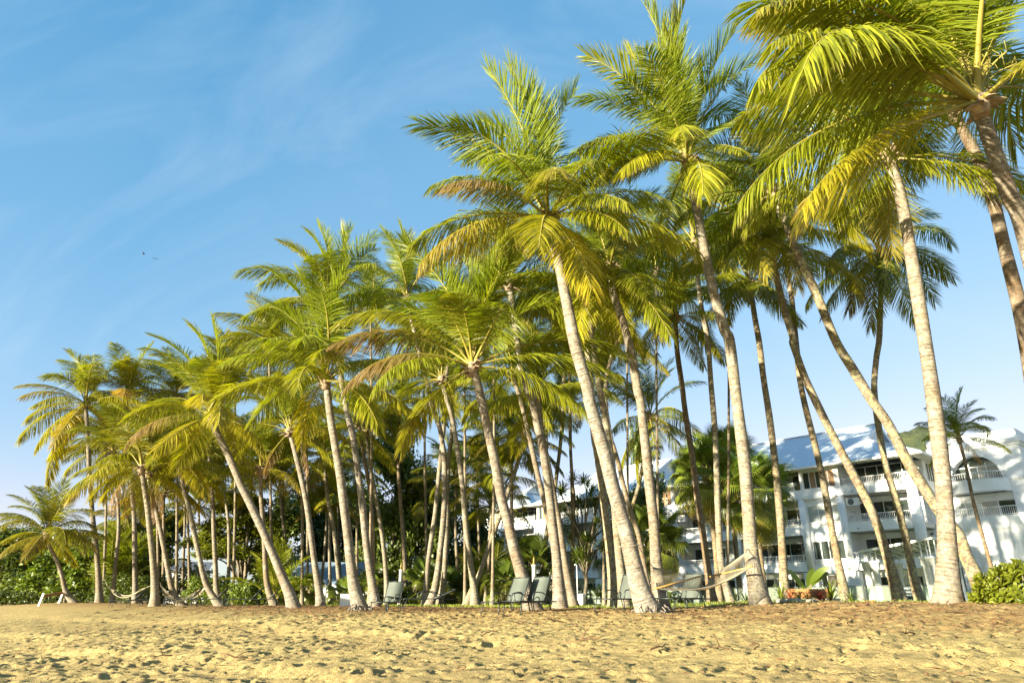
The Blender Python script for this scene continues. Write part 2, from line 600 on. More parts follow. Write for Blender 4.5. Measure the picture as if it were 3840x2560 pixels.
def gz_np(x, y):
    p = PX * x + PY * y
    z = np.interp(p, *PROF)

    def S(a, b, t):
        t = np.clip((t - a) / (b - a), 0, 1)
        return t * t * (3 - 2 * t)
    z = z + 0.21 * S(4.5, 9.5, x) * S(14.5, 19.5, p) * (1 - S(27, 36, p))
    z = z + 0.22 * np.exp(-((x + 30) / 7.0) ** 2 - ((y - 46) / 4.0) ** 2)
    z = z + 0.05 * np.sin(x * 0.31 + 1.0) * np.sin(y * 0.23) * np.clip(1 - (p - 12) / 8, 0, 1)
    return z


def gz(x, y):
    return float(gz_np(np.array([x], dtype=float), np.array([y], dtype=float))[0])


def vnoise(x, y, s, seed):
    rs = np.random.RandomState(seed)
    g = rs.rand(256, 256)
    xs, ys = x * s + 1000, y * s + 1000
    xi, yi = np.floor(xs).astype(int), np.floor(ys).astype(int)
    fx, fy = xs - xi, ys - yi
    fx, fy = fx * fx * (3 - 2 * fx), fy * fy * (3 - 2 * fy)
    a, b = g[xi % 256, yi % 256], g[(xi + 1) % 256, yi % 256]
    c, d = g[xi % 256, (yi + 1) % 256], g[(xi + 1) % 256, (yi + 1) % 256]
    return (a * (1 - fx) + b * fx) * (1 - fy) + (c * (1 - fx) + d * fx) * fy - 0.5


def axis(a, b, step, lo, hi, grow=1.22):
    fine = list(np.arange(a, b + 1e-6, step))
    out, s, v = [], step, b
    while v < hi:
        s *= grow
        v += s
        out.append(v)
    pre, s, v = [], step, a
    while v > lo:
        s *= grow
        v -= s
        pre.append(v)
    return np.array(pre[::-1] + fine + out)


gx = axis(-21, 15, 0.055, -900, 900, 1.045)
gy = axis(7.5, 22, 0.045, -90, 1500, 1.04)
GX, GY = np.meshgrid(gx, gy)
GZ = gz_np(GX, GY)
GP = PX * GX + PY * GY
near = np.clip((60 - GY) / 30, 0, 1) * np.clip((70 - np.abs(GX)) / 30, 0, 1)
wob = vnoise(GX, GY, 0.22, 3) * 2.2 + vnoise(GX, GY, 0.9, 4) * 0.7


def S_(a, b, t):
    t = np.clip((t - a) / (b - a), 0, 1)
    return t * t * (3 - 2 * t)


GZ += near * (0.10 * (S_(6.6, 7.3, GP + wob) - 0.5) * np.exp(-((GP - 7) / 3.0) ** 2) + 0.07 * (S_(11.0, 11.6, GP + wob) - 0.5) * np.exp(-((GP - 11) / 3.0) ** 2))
rough = 0.55 + 0.9 * (vnoise(GX, GY, 0.13, 9) + 0.3)
rough = np.clip(rough, 0.25, 1.4) * near
GZ += rough * (0.05 * vnoise(GX, GY, 0.7, 11) + 0.04 * vnoise(GX, GY, 1.9, 12) + 0.04 * vnoise(GX, GY, 4.2, 13) + 0.035 * vnoise(GX, GY, 7.0, 14))
rs = np.random.RandomState(5)
for i in range(12200):                       # footprints and scuffs
    fx, fy = (rs.uniform(-25, 16.5), rs.uniform(7.2, 24.5)) if i < 10600 else (rs.uniform(-36, 2), rs.uniform(24, 46))
    if abs(fx) > fy * 0.82 + 1:
        continue
    a = rs.uniform(0, PI)
    big = rs.rand() < 0.08
    la, lb = (rs.uniform(0.13, 0.22), rs.uniform(0.08, 0.13)) if big else (rs.uniform(0.06, 0.12), rs.uniform(0.04, 0.065))
    dp = rs.uniform(0.03, 0.07) if big else rs.uniform(0.02, 0.045)
    r = la * 2.6
    i0, i1 = np.searchsorted(gx, [fx - r, fx + r])
    j0, j1 = np.searchsorted(gy, [fy - r, fy + r])
    xx, yy = GX[j0:j1, i0:i1] - fx, GY[j0:j1, i0:i1] - fy
    u = (xx * math.cos(a) + yy * math.sin(a)) / la
    v = (-xx * math.sin(a) + yy * math.cos(a)) / lb
    d = u * u + v * v
    GZ[j0:j1, i0:i1] += -dp * np.exp(-d * d * 0.8) + dp * 0.5 * np.exp(-((np.sqrt(d) - 1.55) / 0.4) ** 2)
ny, nx = GX.shape
idx = np.arange(nx * ny).reshape(ny, nx)
fq = np.stack([idx[:-1, :-1], idx[:-1, 1:], idx[1:, 1:], idx[1:, :-1]], -1).reshape(-1, 4)
soil = S_(13.0, 17.5, GP + wob * 0.8) * (1 - 0.2 * S_(60, 90, GP))
tn = np.stack([soil, soil * 0, soil * 0, soil * 0 + 1], -1).reshape(-1, 4)
me = np_mesh('beach_sand', np.stack([GX, GY, GZ], -1).reshape(-1, 3), fq, [M['sand']], True, att={'tint': tn})
o = link('beach_sand', me, kind='structure')
o['label'] = 'pale gold sand of the beach trodden into footprints'

# lawn behind the palms, a sheet just above the sand
pp = np.concatenate([np.arange(24.5, 34, 0.35), np.arange(34, 80, 3.0)])
qq = np.arange(-62, 42, 0.7)
PPg, QQg = np.meshgrid(pp, qq)
PPn = PPg + np.where(PPg < 25, 2.4 * vnoise(QQg, PPg * 0, 0.25, 21) + 1.0 * vnoise(QQg, PPg * 0, 1.1, 22), 0)
LX, LY = PX * PPn + PY * QQg, PY * PPn - PX * QQg
LZ = gz_np(LX, LY) + 0.02
ny, nx = LX.shape
idx = np.arange(nx * ny).reshape(ny, nx)
fq = np.stack([idx[:-1, :-1], idx[1:, :-1], idx[1:, 1:], idx[:-1, 1:]], -1).reshape(-1, 4)
o = link('lawn', np_mesh('lawn', np.stack([LX, LY, LZ], -1).reshape(-1, 3), fq[:, ::-1], [M['lawn']]), kind='structure')
o['label'] = 'strip of green lawn between the palms and the hotel'

# grass blades along the front of the lawn
nb = 16000
rs = np.random.RandomState(8)
bp, bq = 23.9 + rs.rand(nb) ** 1.6 * 9, rs.uniform(-36, 26, nb)
bx_, by_ = PX * bp + PY * bq, PY * bp - PX * bq
bz_ = gz_np(bx_, by_)
an, hh = rs.rand(nb) * PI * 2, rs.uniform(0.05, 0.13, nb)
wx, wy = np.cos(an) * 0.018, np.sin(an) * 0.018
lx, ly = rs.normal(0, 0.035, nb), rs.normal(0, 0.035, nb)
v = np.stack([np.stack([bx_ - wx, by_ - wy, bz_], -1), np.stack([bx_ + wx, by_ + wy, bz_], -1), np.stack([bx_ + lx, by_ + ly, bz_ + hh], -1)], 1).reshape(-1, 3)
tt = np.repeat(rs.rand(nb), 3)
me = np_mesh('grass', v, np.arange(nb * 3).reshape(-1, 3), [M['grass']], False, att={'tint': np.stack([tt, tt * 0, tt * 0, tt * 0 + 1], -1)})
tag(link('grass', me, kind='stuff'), 'short grass blades along the front edge of the lawn', 'grass')

# dry leaf litter on the sand
nb = 9000
bp = np.where(rs.rand(nb) < 0.75, rs.normal(17.5, 2.6, nb), rs.uniform(4, 17, nb))
bq = rs.uniform(-34, 16, nb)
bx_, by_ = PX * bp + PY * bq, PY * bp - PX * bq
bz_ = gz_np(bx_, by_) + 0.015
an = rs.rand(nb) * PI * 2
ll, ww = rs.uniform(0.03, 0.13, nb), rs.uniform(0.008, 0.03, nb)
dx, dy = np.cos(an), np.sin(an)
tz = rs.uniform(0.0, 0.05, nb)
v = np.stack([np.stack([bx_ - dx * ll, by_ - dy * ll, bz_], -1), np.stack([bx_ - dy * ww, by_ + dx * ww, bz_ + 0.02], -1),
              np.stack([bx_ + dx * ll, by_ + dy * ll, bz_ + tz], -1), np.stack([bx_ + dy * ww, by_ - dx * ww, bz_ + 0.01], -1)], 1).reshape(-1, 3)
tag(link('leaf_litter', np_mesh('leaf_litter', v, np.arange(nb * 4).reshape(-1, 4), [M['litter']], False), kind='stuff'), 'brown leaf litter scattered over the sand', 'leaf litter')

# forested hill behind the buildings
hx, hy = np.meshgrid(np.linspace(-1100, 900, 250), np.linspace(480, 900, 70))
hz = 60 * np.exp(-((hx + 520) / 170) ** 2) + 150 * np.exp(-((hx - 375) / 120) ** 2) + 120 * np.exp(-((hx - 560) / 100) ** 2) + 30 * np.exp(-((hx - 50) / 200) ** 2)
hz *= np.exp(-((hy - 640) / 110) ** 2)
hz += np.clip(hz / 20, 0, 1) * (13 * vnoise(hx, hy, 0.03, 31) + 9 * vnoise(hx, hy, 0.09, 32) + 5 * vnoise(hx, hy, 0.2, 33)) - 2
ny, nx = hx.shape
idx = np.arange(nx * ny).reshape(ny, nx)
fq = np.stack([idx[:-1, :-1], idx[:-1, 1:], idx[1:, 1:], idx[1:, :-1]], -1).reshape(-1, 4)
o = link('forested_hill', np_mesh('forested_hill', np.stack([hx, hy, hz], -1).reshape(-1, 3), fq, [M['hill']]), kind='structure')
o['label'] = 'wooded hill behind the hotel roofs'

# ------------------------------------------------------------------ hotel
HO = Vector((32.0, 54.5, 0.0))
HRZ = math.atan2(-0.736, 0.677)
hotel = thing('hotel_building', 'long white three storey hotel with blue metal roofs and railed balconies', 'hotel', HO, HRZ)


def HW(x, y, z):
    """hotel frame (x right along the front, y into the building) to world"""
    return Vector((HO.x + 0.677 * x + 0.736 * y, HO.y - 0.736 * x + 0.677 * y, z))


def railing(parent, x0, x1, y, z0, z1, ends=()):
    m = MB()
    m.box(x0, x1, y - 0.03, y + 0.03, z1 - 0.05, z1)
    m.box(x0, x1, y - 0.02, y + 0.02, z0 + 0.06, z0 + 0.10)
    n = max(1, int(round((x1 - x0) / 0.135)))
    for i in range(1, n):
        x = x0 + (x1 - x0) * i / n
        w = 0.028 if i % 12 == 0 else 0.012
        m.box(x - w, x + w, y - 0.012, y + 0.012, z0 + (0.0 if i % 12 == 0 else 0.10), z1 - 0.05)
    for xe, yb in ends:
        m.box(xe - 0.03, xe + 0.03, y, yb, z1 - 0.048, z1 - 0.002)
        k = int((yb - y) / 0.135)
        for i in range(k):
            m.box(xe - 0.012, xe + 0.012, y + 0.08 + i * 0.135, y + 0.104 + i * 0.135, z0 + 0.02, z1 - 0.05)
    return m.build('railing', M['trim'], parent)


def window(parent, x0, x1, y, z0, z1, n, pane_mats, name='window', depth=0.09, fr=0.06):
    """framed glazing in the plane y, its panes as sub-parts"""
    m = MB()
    m.box(x0, x1, y - depth / 2, y + depth / 2, z1 - fr, z1)
    m.box(x0, x1, y - depth / 2, y + depth / 2, z0, z0 + fr)
    for i in range(n + 1):
        xc = x0 + (x1 - x0) * i / n
        xa, xb = max(x0, xc - fr / 2), min(x1, xc + fr / 2)
        m.box(xa, xb, y - depth / 2 + 0.003, y + depth / 2 - 0.003, z0 + fr, z1 - fr)
    w = m.build(name, M['trim'], parent)
    for i in range(n):
        xa = x0 + (x1 - x0) * i / n + fr / 2
        xb = x0 + (x1 - x0) * (i + 1) / n - fr / 2
        p = MB()
        p.box(xa - 0.004, xb + 0.004, y - 0.008 + 0.016 * (i % 2), y + 0.002 + 0.016 * (i % 2), z0 + fr - 0.004, z1 - fr + 0.004)
        p.build('pane', pane_mats[i % len(pane_mats)], w)
    return w


GD, GP_ = M['glass'], M['glass_pale']
bays = [('balc', 0, 6), ('win', 6, 9.4), ('balc', 9.4, 16), ('balc', 16, 22.8), ('win', 22.8, 26.2), ('balc', 26.2, 32.8), ('balc', 32.8, 39.4), ('win', 39.4, 42.8), ('balc', 42.8, 49.4), ('win', 49.4, 52.4)]
LEN = 52.4
DEP = 12.0
BW = 2.3
# outer shell
m = MB()
m.box(-LEN, -0.02, DEP - 0.25, DEP, 0, 11.3)
m.box(-0.25, 0, BW + 0.3, DEP - 0.25, 0, 11.3)
m.box(-LEN, -LEN + 0.25, 0.3, DEP - 0.25, 0, 11.3)
m.build('outer_wall', M['white'], hotel)
rb = random.Random(3)
for kind, u0, u1 in bays:
    x0, x1 = -u1, -u0
    if kind == 'balc':
        for k in (1, 2, 3):
            zf = 3.0 * k
            zc = zf + 2.62 if k < 3 else 11.2
            b = MB(); b.box(x0, x1, 0.0, BW + 0.02, zf - 0.32, zf, 0); b.build('balcony_slab', M['soffit'], hotel)
            b = MB(); b.box(x0, x1, -0.18, 0.02, zf - 0.36, zf + 0.43); b.box(x0, x1, -0.21, 0.0, zf + 0.431, zf + 0.47)
            b.build('balcony_edge', M['white'], hotel)
            en = [(x1 - 0.06, BW)] if u0 == 0 else []
            railing(hotel, x0 + 0.35, x1 - (0.0 if u0 == 0 else 0.35), -0.08, zf + 0.47, zf + 1.02, en)
            # back wall with sliding doors
            ds, de = x0 + 0.5, x1 - 0.6
            b = MB()
            b.box(x0, ds, BW, BW + 0.2, zf, zc); b.box(de, x1, BW, BW + 0.2, zf, zc); b.box(ds, de, BW, BW + 0.2, zf + 2.2, zc)
            b.build('back_wall', M['white'], hotel)
            pm = [GD, GD, GD, GP_ if rb.random() < 0.25 else GD, GD]
            window(hotel, ds, de, BW + 0.05, zf + 0.02, zf + 2.2, 5, pm, 'sliding_door')
            b = MB()
            b.box(x0 - 0.1, x0 + 0.1, 0.021, BW, zf + 0.001, zc - 0.001)
            b.build('party_wall', M['white'], hotel)
            if (k in (1, 2)) and u0 in (0, 16, 26.2, 42.8) and not (u0 == 0 and k == 1):
                xa = x0 + 0.25 if u0 != 0 else x0 + 0.35
                ac = MB(); ac.box(xa, xa + 0.95, 0.05, 0.4, zf + 1.75, zf + 2.4); a = ac.build('air_conditioner', M['trim'], hotel)
                fn = MB(); fn.tube([(xa + 0.38, 0.045, zf + 2.08), (xa + 0.38, 0.02, zf + 2.08)], 0.25, 16); fn.build('fan_grille', M['acgrey'], a)
            sp = MB(); sp.tube([(x0 + 1.1, -0.18, zf - 0.1), (x0 + 1.1, -0.32, zf - 0.12)], 0.04, 8); sp.build('drain_spout', M['acgrey'], hotel)
        b = MB()
        b.box(x0, x0 + 1.6, 0.9, 1.1, 0, 2.64); b.box(x1 - 1.2, x1, 0.9, 1.1, 0, 2.64)
        b.box(x0 + 1.6, x1 - 1.2, 0.9, 1.1, 2.15, 2.64)
        b.build('ground_wall', M['white'], hotel)
        window(hotel, x0 + 1.6, x1 - 1.2, 1.0, 0.02, 2.15, 4, [GD, GP_, GD, GD], 'sliding_door')
    else:
        b = MB()
        b.box(x0, x1, 0.05, 0.25, 2.45, 3.55)
        b.box(x0, x1, 0.05, 0.25, 5.1, 6.62)
        b.box(x0, x1, 0.05, 0.25, 8.05, 8.6)
        b.box(x0, x1, -0.14, 0.06, 8.6, 9.5)
        b.box(x0, x1, -0.02, 0.2, 11.0, 11.25)
        for zz0, zz1 in ((3.55, 5.1), (6.62, 8.05), (9.5, 11.0)):
            b.box(x0, x0 + 0.32, 0.052, 0.25, zz0, zz1); b.box(x1 - 0.32, x1, 0.052, 0.25, zz0, zz1)
        b.box(x0, x0 + 0.7, 0.05, 0.25, 0, 2.45); b.box(x1 - 0.5, x1, 0.05, 0.25, 0, 2.45)
        b.box(x0 + 0.7, x1 - 0.5, 0.5, 0.6, 0, 2.44)
        b.build('front_wall', M['white'], hotel)
        window(hotel, x0 + 0.32, x1 - 0.32, 0.14, 3.55, 5.1, 4, [GD, GD, GD, GD])
        window(hotel, x0 + 0.32, x1 - 0.32, 0.14, 6.62, 8.05, 3, [GP_])
        window(hotel, x0 + 0.32, x1 - 0.32, 0.14, 9.5, 11.0, 5, [GD, M['blind'], M['glass'], M['blind'], M['blind']])
        b = MB(); b.box(x0 + 0.75, x1 - 0.55, 0.46, 0.5, 0.0, 2.3); b.build('doorway_shade_panel', M['inside'], hotel)  # flat dark panel before the wall, painted shade of a deep doorway
        for zz in (6.62, 3.55):
            sl = MB(); sl.box(x0 + 0.1, x1 - 0.1, -0.06, 0.05, zz - 0.09, zz); sl.build('sill', M['trim'], hotel)
for u in (0.35, 6.0, 9.4, 16.0, 22.8, 26.2, 32.8, 39.4, 42.8, 49.4):
    c = MB()
    r = 0.31 if u > 0.5 else 0.40
    c.lathe((-u, -0.12, 0), [(r, 2.52 if u > 0.5 else 0.0), (r, 5.5), (r, 8.64)], 24)
    c.build('round_column', M['white'], hotel)
    if u > 0.5:
        c = MB(); c.box(-u - 0.58, -u + 0.58, -0.42, 0.3, 0, 2.54); c.build('column_base', M['white'], hotel)
    c = MB(); c.box(-u - 0.42, -u + 0.5, -0.44, 0.05, 8.645, 8.95); c.build('column_cap', M['white'], hotel)
c = MB(); c.box(-0.5, -0.02, 0.02, 0.5, 9.0, 11.2); c.build('corner_post', M['white'], hotel)
# return wall with its tall narrow windows
window_parent = hotel
for z0 in (3.6, 6.6, 9.5):
    for j in range(3):
        f = MB(); y = 3.0 + j * 0.55
        f.box(0.0, 0.05, y, y + 0.5, z0, z0 + 1.55)
        w = f.build('window', M['trim'], hotel)
        p = MB(); p.box(0.046, 0.056, y + 0.06, y + 0.44, z0 + 0.06, z0 + 1.49); p.build('pane', GD, w)


def hip_roof(parent, u0, u1):
    """gutter, hipped slopes with a gablet at each end, white ridge and barge boards"""
    e, zr, zg, zr2 = 1.0, 11.3, 13.75, 15.55
    xr, xl = -u0 + e, -u1 - e
    y0, y1, ym = -e, DEP + e, DEP / 2
    sl = (zr2 - zr) / (ym + e)
    yg0 = y0 + (zg - zr) / sl
    yg1 = 2 * ym - yg0
    gx_r, gx_l = xr - 5.4, xl + 5.4
    ax_r, ax_l = gx_r - 0.1, gx_l + 0.1
    t = 0.09
    m = MB()
    A, B_, C_, D_ = (xl, y0, zr), (xr, y0, zr), (gx_r, yg0, zg), (gx_l, yg0, zg)
    E_, F_ = (ax_r + 0.55, ym, zr2), (ax_l - 0.55, ym, zr2)
    G_, H_ = (gx_r + 0.45, yg0, zg), (gx_l - 0.45, yg0, zg)
    m.add([A, B_, C_, G_, E_, F_, H_, D_], [(0, 1, 2, 7), (7, 2, 3, 4, 5, 6)])
    m.build('roof_slope', M['roof'], parent)
    m = MB()
    f = lambda p: (p[0], 2 * ym - p[1], p[2])
    m.add([f(q) for q in (A, B_, C_, G_, E_, F_, H_, D_)], [(7, 2, 1, 0), (6, 5, 4, 3, 2, 7)])
    m.build('roof_slope', M['roof'], parent)
    for sx, gx_, sg in ((xr, gx_r, 1), (xl, gx_l, -1)):
        m = MB()
        q = [(sx, y0, zr), (sx, y1, zr), (gx_, yg1, zg), (gx_, yg0, zg)]
        m.add(q, [(0, 1, 2, 3) if sg > 0 else (3, 2, 1, 0)])
        m.build('roof_hip', M['roof'], parent)
        m = MB()
        m.add([(gx_ - sg * 0.05, yg0, zg - 0.02), (gx_ - sg * 0.05, yg1, zg - 0.02), (gx_ - sg * 0.05, ym, zr2 - 0.08)], [(0, 1, 2)])
        m.build('gablet', M['white'], parent)
        m = MB()
        xe = gx_ + sg * 0.46
        for yy in (yg0, yg1):
            m.beam((xe, yy, zg - 0.06), (xe, ym, zr2 - 0.06), 0.06, 0.26)
        m.build('barge_board', M['trim'], parent)
        m = MB()
        m.beam((sx, y0, zr + 0.05), (gx_, yg0, zg + 0.05), 0.22, 0.07); m.beam((sx, y1, zr + 0.05), (gx_, yg1, zg + 0.05), 0.22, 0.07)
        m.build('hip_cap', M['roof'], parent)
    m = MB(); m.beam((E_[0], ym, zr2 + 0.02), (F_[0], ym, zr2 + 0.02), 0.3, 0.08); m.build('ridge_cap', M['roof'], parent)
    m = MB()
    m.box(xl - 0.07, xr + 0.07, y0 - 0.13, y0 - 0.01, zr - 0.17, zr - 0.01); m.box(xr + 0.012, xr + 0.13, y0 - 0.009, y1, zr - 0.17, zr - 0.012)
    m.box(xl - 0.13, xl - 0.012, y0 - 0.009, y1, zr - 0.17, zr - 0.012)
    m.build('gutter', M['trim'], parent)
    m = MB(); m.box(xl, xr, y0, 0.2, zr - 0.14, zr - 0.05); m.box(xr - 0.95, xr, 0.21, y1, zr - 0.14, zr - 0.052); m.box(xl, xl + 0.95, 0.21, y1, zr - 0.14, zr - 0.052)
    m.build('eave_soffit', M['soffit'], parent)


hip_roof(hotel, 0.0, 20.6)
hip_roof(hotel, 22.8, 41.6)
hip_roof(hotel, 43.8, 52.4)
m = MB(); m.box(-22.79, -20.61, 0.5, DEP - 1, 11.2, 11.5); m.box(-43.79, -41.61, 0.5, DEP - 1, 11.2, 11.5); m.build('link_roof', M['roof'], hotel)

# ------------------------------------------------------------------ arched building
arch = thing('arched_building', 'white flat roofed building with a big arched balcony window', 'building', HO, HRZ)
AY = 4.5
AX1, AX0 = 6.4, 0.02
ac_x, ac_z, ac_r = 3.1, 9.55, 1.75
m = MB()
m.box(AX0, ac_x - ac_r, AY, AY + 0.3, 8.3, 12.0); m.box(ac_x + ac_r, AX1, AY, AY + 0.3, 8.3, 12.0)
N = 20
pts = [(ac_x - ac_r * math.cos(PI * i / N), ac_z + ac_r * math.sin(PI * i / N)) for i in range(N + 1)]
for i in range(N):
    (xa, za), (xb, zb) = pts[i], pts[i + 1]
    m.add([(xa, AY, za), (xb, AY, zb), (xb, AY, 12.0), (xa, AY, 12.0)], [(0, 1, 2, 3)])
    m.add([(xa, AY, za), (xb, AY, zb), (xb, AY + 0.9, zb), (xa, AY + 0.9, za)], [(3, 2, 1, 0)])
m.box(AX0, AX1, AY + 0.02, AY + 0.3, 12.0, 12.75)
m.box(AX0, 0.55, AY + 0.001, AY + 0.3, 5.4, 8.3); m.box(5.25, AX1, AY + 0.001, AY + 0.3, 5.4, 8.3)
m.box(0.55, 5.25, AY + 0.3, AY + 0.5, 7.75, 8.3)
m.box(AX1 - 0.3, AX1, AY + 0.3, AY + 9, 0, 12.75)
m.box(AX0, AX0 + 0.3, AY + 0.3, AY + 9, 0, 12.75); m.box(AX0, AX1, AY + 8.7, AY + 9, 0, 12.7)
m.build('outer_wall', M['white'], arch)
m = MB(); m.box(AX0 - 0.1, AX1 + 0.25, AY - 0.25, AY + 9.2, 12.02, 12.28); m.box(AX0 - 0.06, AX1 + 0.12, AY - 0.13, AY + 9.1, 11.8, 12.02); m.build('cornice', M['white'], arch)
m = MB(); m.box(AX0, AX1 + 0.05, AY - 0.02, AY + 0.28, 12.28, 13.05); m.box(AX1 - 0.2, AX1 + 0.05, AY + 0.281, AY + 9, 12.28, 13.05); m.build('parapet', M['white'], arch)
m = MB()
ring = [(ac_x - (ac_r + 0.14) * math.cos(PI * i / N), AY - 0.06, ac_z + (ac_r + 0.14) * math.sin(PI * i / N)) for i in range(N + 1)]
for i in range(N):
    m.beam(ring[i], ring[i + 1], 0.13, 0.32, up=(0, 1, 0) if False else (Vector(ring[i]) - Vector((ac_x, AY - 0.06, ac_z))))
m.build('arch_moulding', M['white'], arch)
m = MB(); m.box(AX0, ac_x - ac_r - 0.2, AY - 0.1, AY - 0.001, 9.2, 9.45); m.box(ac_x + ac_r + 0.2, AX1 + 0.02, AY - 0.1, AY - 0.001, 9.2, 9.45); m.build('string_course', M['white'], arch)
# arched glazing
m = MB()
gy_ = AY + 0.8
for xx in (-0.58, 0.62):
    m.box(ac_x + xx - 0.035, ac_x + xx + 0.035, gy_ - 0.04, gy_ + 0.04, 9.0, ac_z + 1.25)
m.box(ac_x - 0.03, ac_x + 0.03, gy_ - 0.04, gy_ + 0.04, 9.0, ac_z + 0.95)
m.box(ac_x - 1.5, ac_x + 1.5, gy_ - 0.045, gy_ + 0.045, ac_z + 0.93, ac_z + 1.02)
wf = m.build('arched_window', M['trim'], arch)
m = MB()
vs = [(ac_x, gy_ + 0.01, 9.0)] + [(ac_x + ac_r, gy_ + 0.01, 9.0)] + [(x, gy_ + 0.01, z) for x, z in reversed(pts)] + [(ac_x - ac_r, gy_ + 0.01, 9.0)]
m.add(vs, [(0, i + 1, i) for i in range(1, len(vs) - 1)])
m.build('pane', M['glass'], wf)
m = MB(); m.box(ac_x + 0.1, ac_x + 0.75, gy_ - 0.03, gy_ - 0.005, 9.1, ac_z + 0.9); m.build('curtain', M['curtain'], wf)
# bowed balcony
m = MB()
K = 16
bow = lambda i, r=0.0: (ac_x - (2.15 + r) * math.cos(PI * i / K), AY + 0.1 - (1.15 + r) * math.sin(PI * i / K))
for i in range(K):
    a, b = bow(i), bow(i + 1)
    m.add([(a[0], a[1], 8.35), (b[0], b[1], 8.35), (b[0], b[1], 9.28), (a[0], a[1], 9.28)], [(0, 1, 2, 3)], 0, True)
    a2, b2 = bow(i, -0.16), bow(i + 1, -0.16)
    m.add([(a[0], a[1], 9.28), (b[0], b[1], 9.28), (b2[0], b2[1], 9.28), (a2[0], a2[1], 9.28)], [(0, 1, 2, 3)])
    m.add([(a2[0], a2[1], 9.0), (b2[0], b2[1], 9.0), (b2[0], b2[1], 9.28), (a2[0], a2[1], 9.28)], [(3, 2, 1, 0)])
    m.add([(a[0], a[1], 8.35), (b[0], b[1], 8.35), (ac_x, AY + 0.1, 8.35)], [(2, 1, 0)])
    m.add([(a2[0], a2[1], 9.0), (b2[0], b2[1], 9.0), (ac_x, AY + 0.1, 9.0)], [(0, 1, 2)])
m.add([(ac_x - ac_r, AY, 9.0), (ac_x + ac_r, AY, 9.0), (ac_x + ac_r, AY + 1.0, 9.0), (ac_x - ac_r, AY + 1.0, 9.0)], [(0, 1, 2, 3)])
m.build('bowed_balcony', M['white'], arch)
m = MB()
top = [(*bow(i, -0.08), 9.86) for i in range(1, K)]
m.tube(top, 0.035, 6); m.tube([(x, y, 9.34) for x, y, z in top], 0.02, 5)
for i in range(1, 2 * K):
    a = PI * i / (2 * K)
    p = (ac_x - 2.07 * math.cos(a), AY + 0.1 - 1.07 * math.sin(a))
    m.tube([(*p, 9.28), (*p, 9.86)], 0.014, 4)
m.build('railing', M['trim'], arch)
# sliding doors on the terrace
window(arch, 0.6, 5.2, AY + 0.4, 6.0, 7.75, 4, [GP_, GP_, M['curtain'], GD], 'sliding_door')
# terrace block in front
TY = 3.1
m = MB(); m.box(1.3, 16, TY, AY + 0.29, 5.62, 5.98); m.build('terrace_floor', M['white'], arch)
m = MB(); m.box(1.1, 16, TY - 0.1, TY + 0.12, 5.45, 6.4); m.box(1.1, 1.32, TY + 0.121, AY, 5.45, 6.4); m.build('terrace_parapet', M['white'], arch)
m = MB(); m.box(1.05, 16, TY - 0.02, TY + 0.25, 2.55, 5.45); m.box(1.05, 2.95, TY - 0.021, TY + 0.25, 0, 2.55); m.box(9.4, 16, TY - 0.021, TY + 0.25, 0, 2.55); m.box(1.05, 1.3, TY + 0.251, AY, 0, 5.45)
m.build('lower_wall', M['white'], arch)
m = MB(); m.box(2.55, 2.8, TY - 0.1, TY - 0.023, 0, 5.44); m.build('downpipe', M['trim'], arch)
m = MB(); m.box(1.1, 2.5, TY - 0.13, TY - 0.022, 2.7, 2.78); m.build('ledge', M['white'], arch)
window(arch, 2.95, 9.4, TY + 0.1, 0.7, 2.55, 8, [GD, M['trim'], GD, M['trim']], 'garage_window', fr=0.12)
m = MB(); m.box(2.95, 9.4, TY - 0.02, TY + 0.2, 0, 0.7); m.build('low_wall', M['white'], arch)
railing(arch, 1.3, 8.4, TY + 0.05, 6.4, 7.1, [(1.33, AY - 0.1)])
m = MB()
for j, xx in enumerate((1.75, 2.0, 2.25)):
    m.box(xx, xx + 0.09, TY - 0.16, TY - 0.1, 5.5, 6.1)
m.build('bracket', M['trim'], arch)
# lower wing to the right, with its cedar door frame
m = MB(); m.box(AX1 + 0.01, 16, AY + 0.6, AY + 0.9, 5.9, 9.6); m.build('side_wing', M['white'], arch)
m = MB(); m.box(AX1 + 0.3, AX1 + 1.6, AY + 0.5, AY + 0.61, 6.0, 8.2); w = m.build('door', M['orange'], arch)
m = MB(); m.box(AX1 + 0.42, AX1 + 1.48, AY + 0.48, AY + 0.5, 6.1, 8.08); m.build('pane', M['glass'], w)

# ------------------------------------------------------------------ pergola in front of the hotel
pg = thing('pergola', 'white pergola with sloping canopy on paired round columns before the hotel', 'pergola')
A0, A1 = W(3222, 2068, 45.0), W(3500, 2015, 41.0)
back = Vector((0.736, 0.677, 0)) * 4.2
B0, B1 = A0 + back + Vector((0, 0, -0.35)), A1 + back + Vector((0, 0, -0.35))
m = MB()
for a, b in ((A0, A1), (B0, B1), (A0, B0), (A1, B1)):
    m.beam(a, b, 0.09, 0.14)
m.build('canopy_frame', M['trim'], pg)
for i in range(1, 9):
    m = MB(); t = i / 9
    m.beam(A0.lerp(A1, t), B0.lerp(B1, t), 0.05, 0.07); m.build('rafter', M['trim'], pg)
m = MB()
m.add([A0 + Vector((0, 0, .085)), A1 + Vector((0, 0, .085)), B1 + Vector((0, 0, .085)), B0 + Vector((0, 0, .085))], [(0, 1, 2, 3)])
m.build('canopy_sheet', glass_mat('canopy_sheet', (0.30, 0.30, 0.25), 0.2, 0.45), pg)
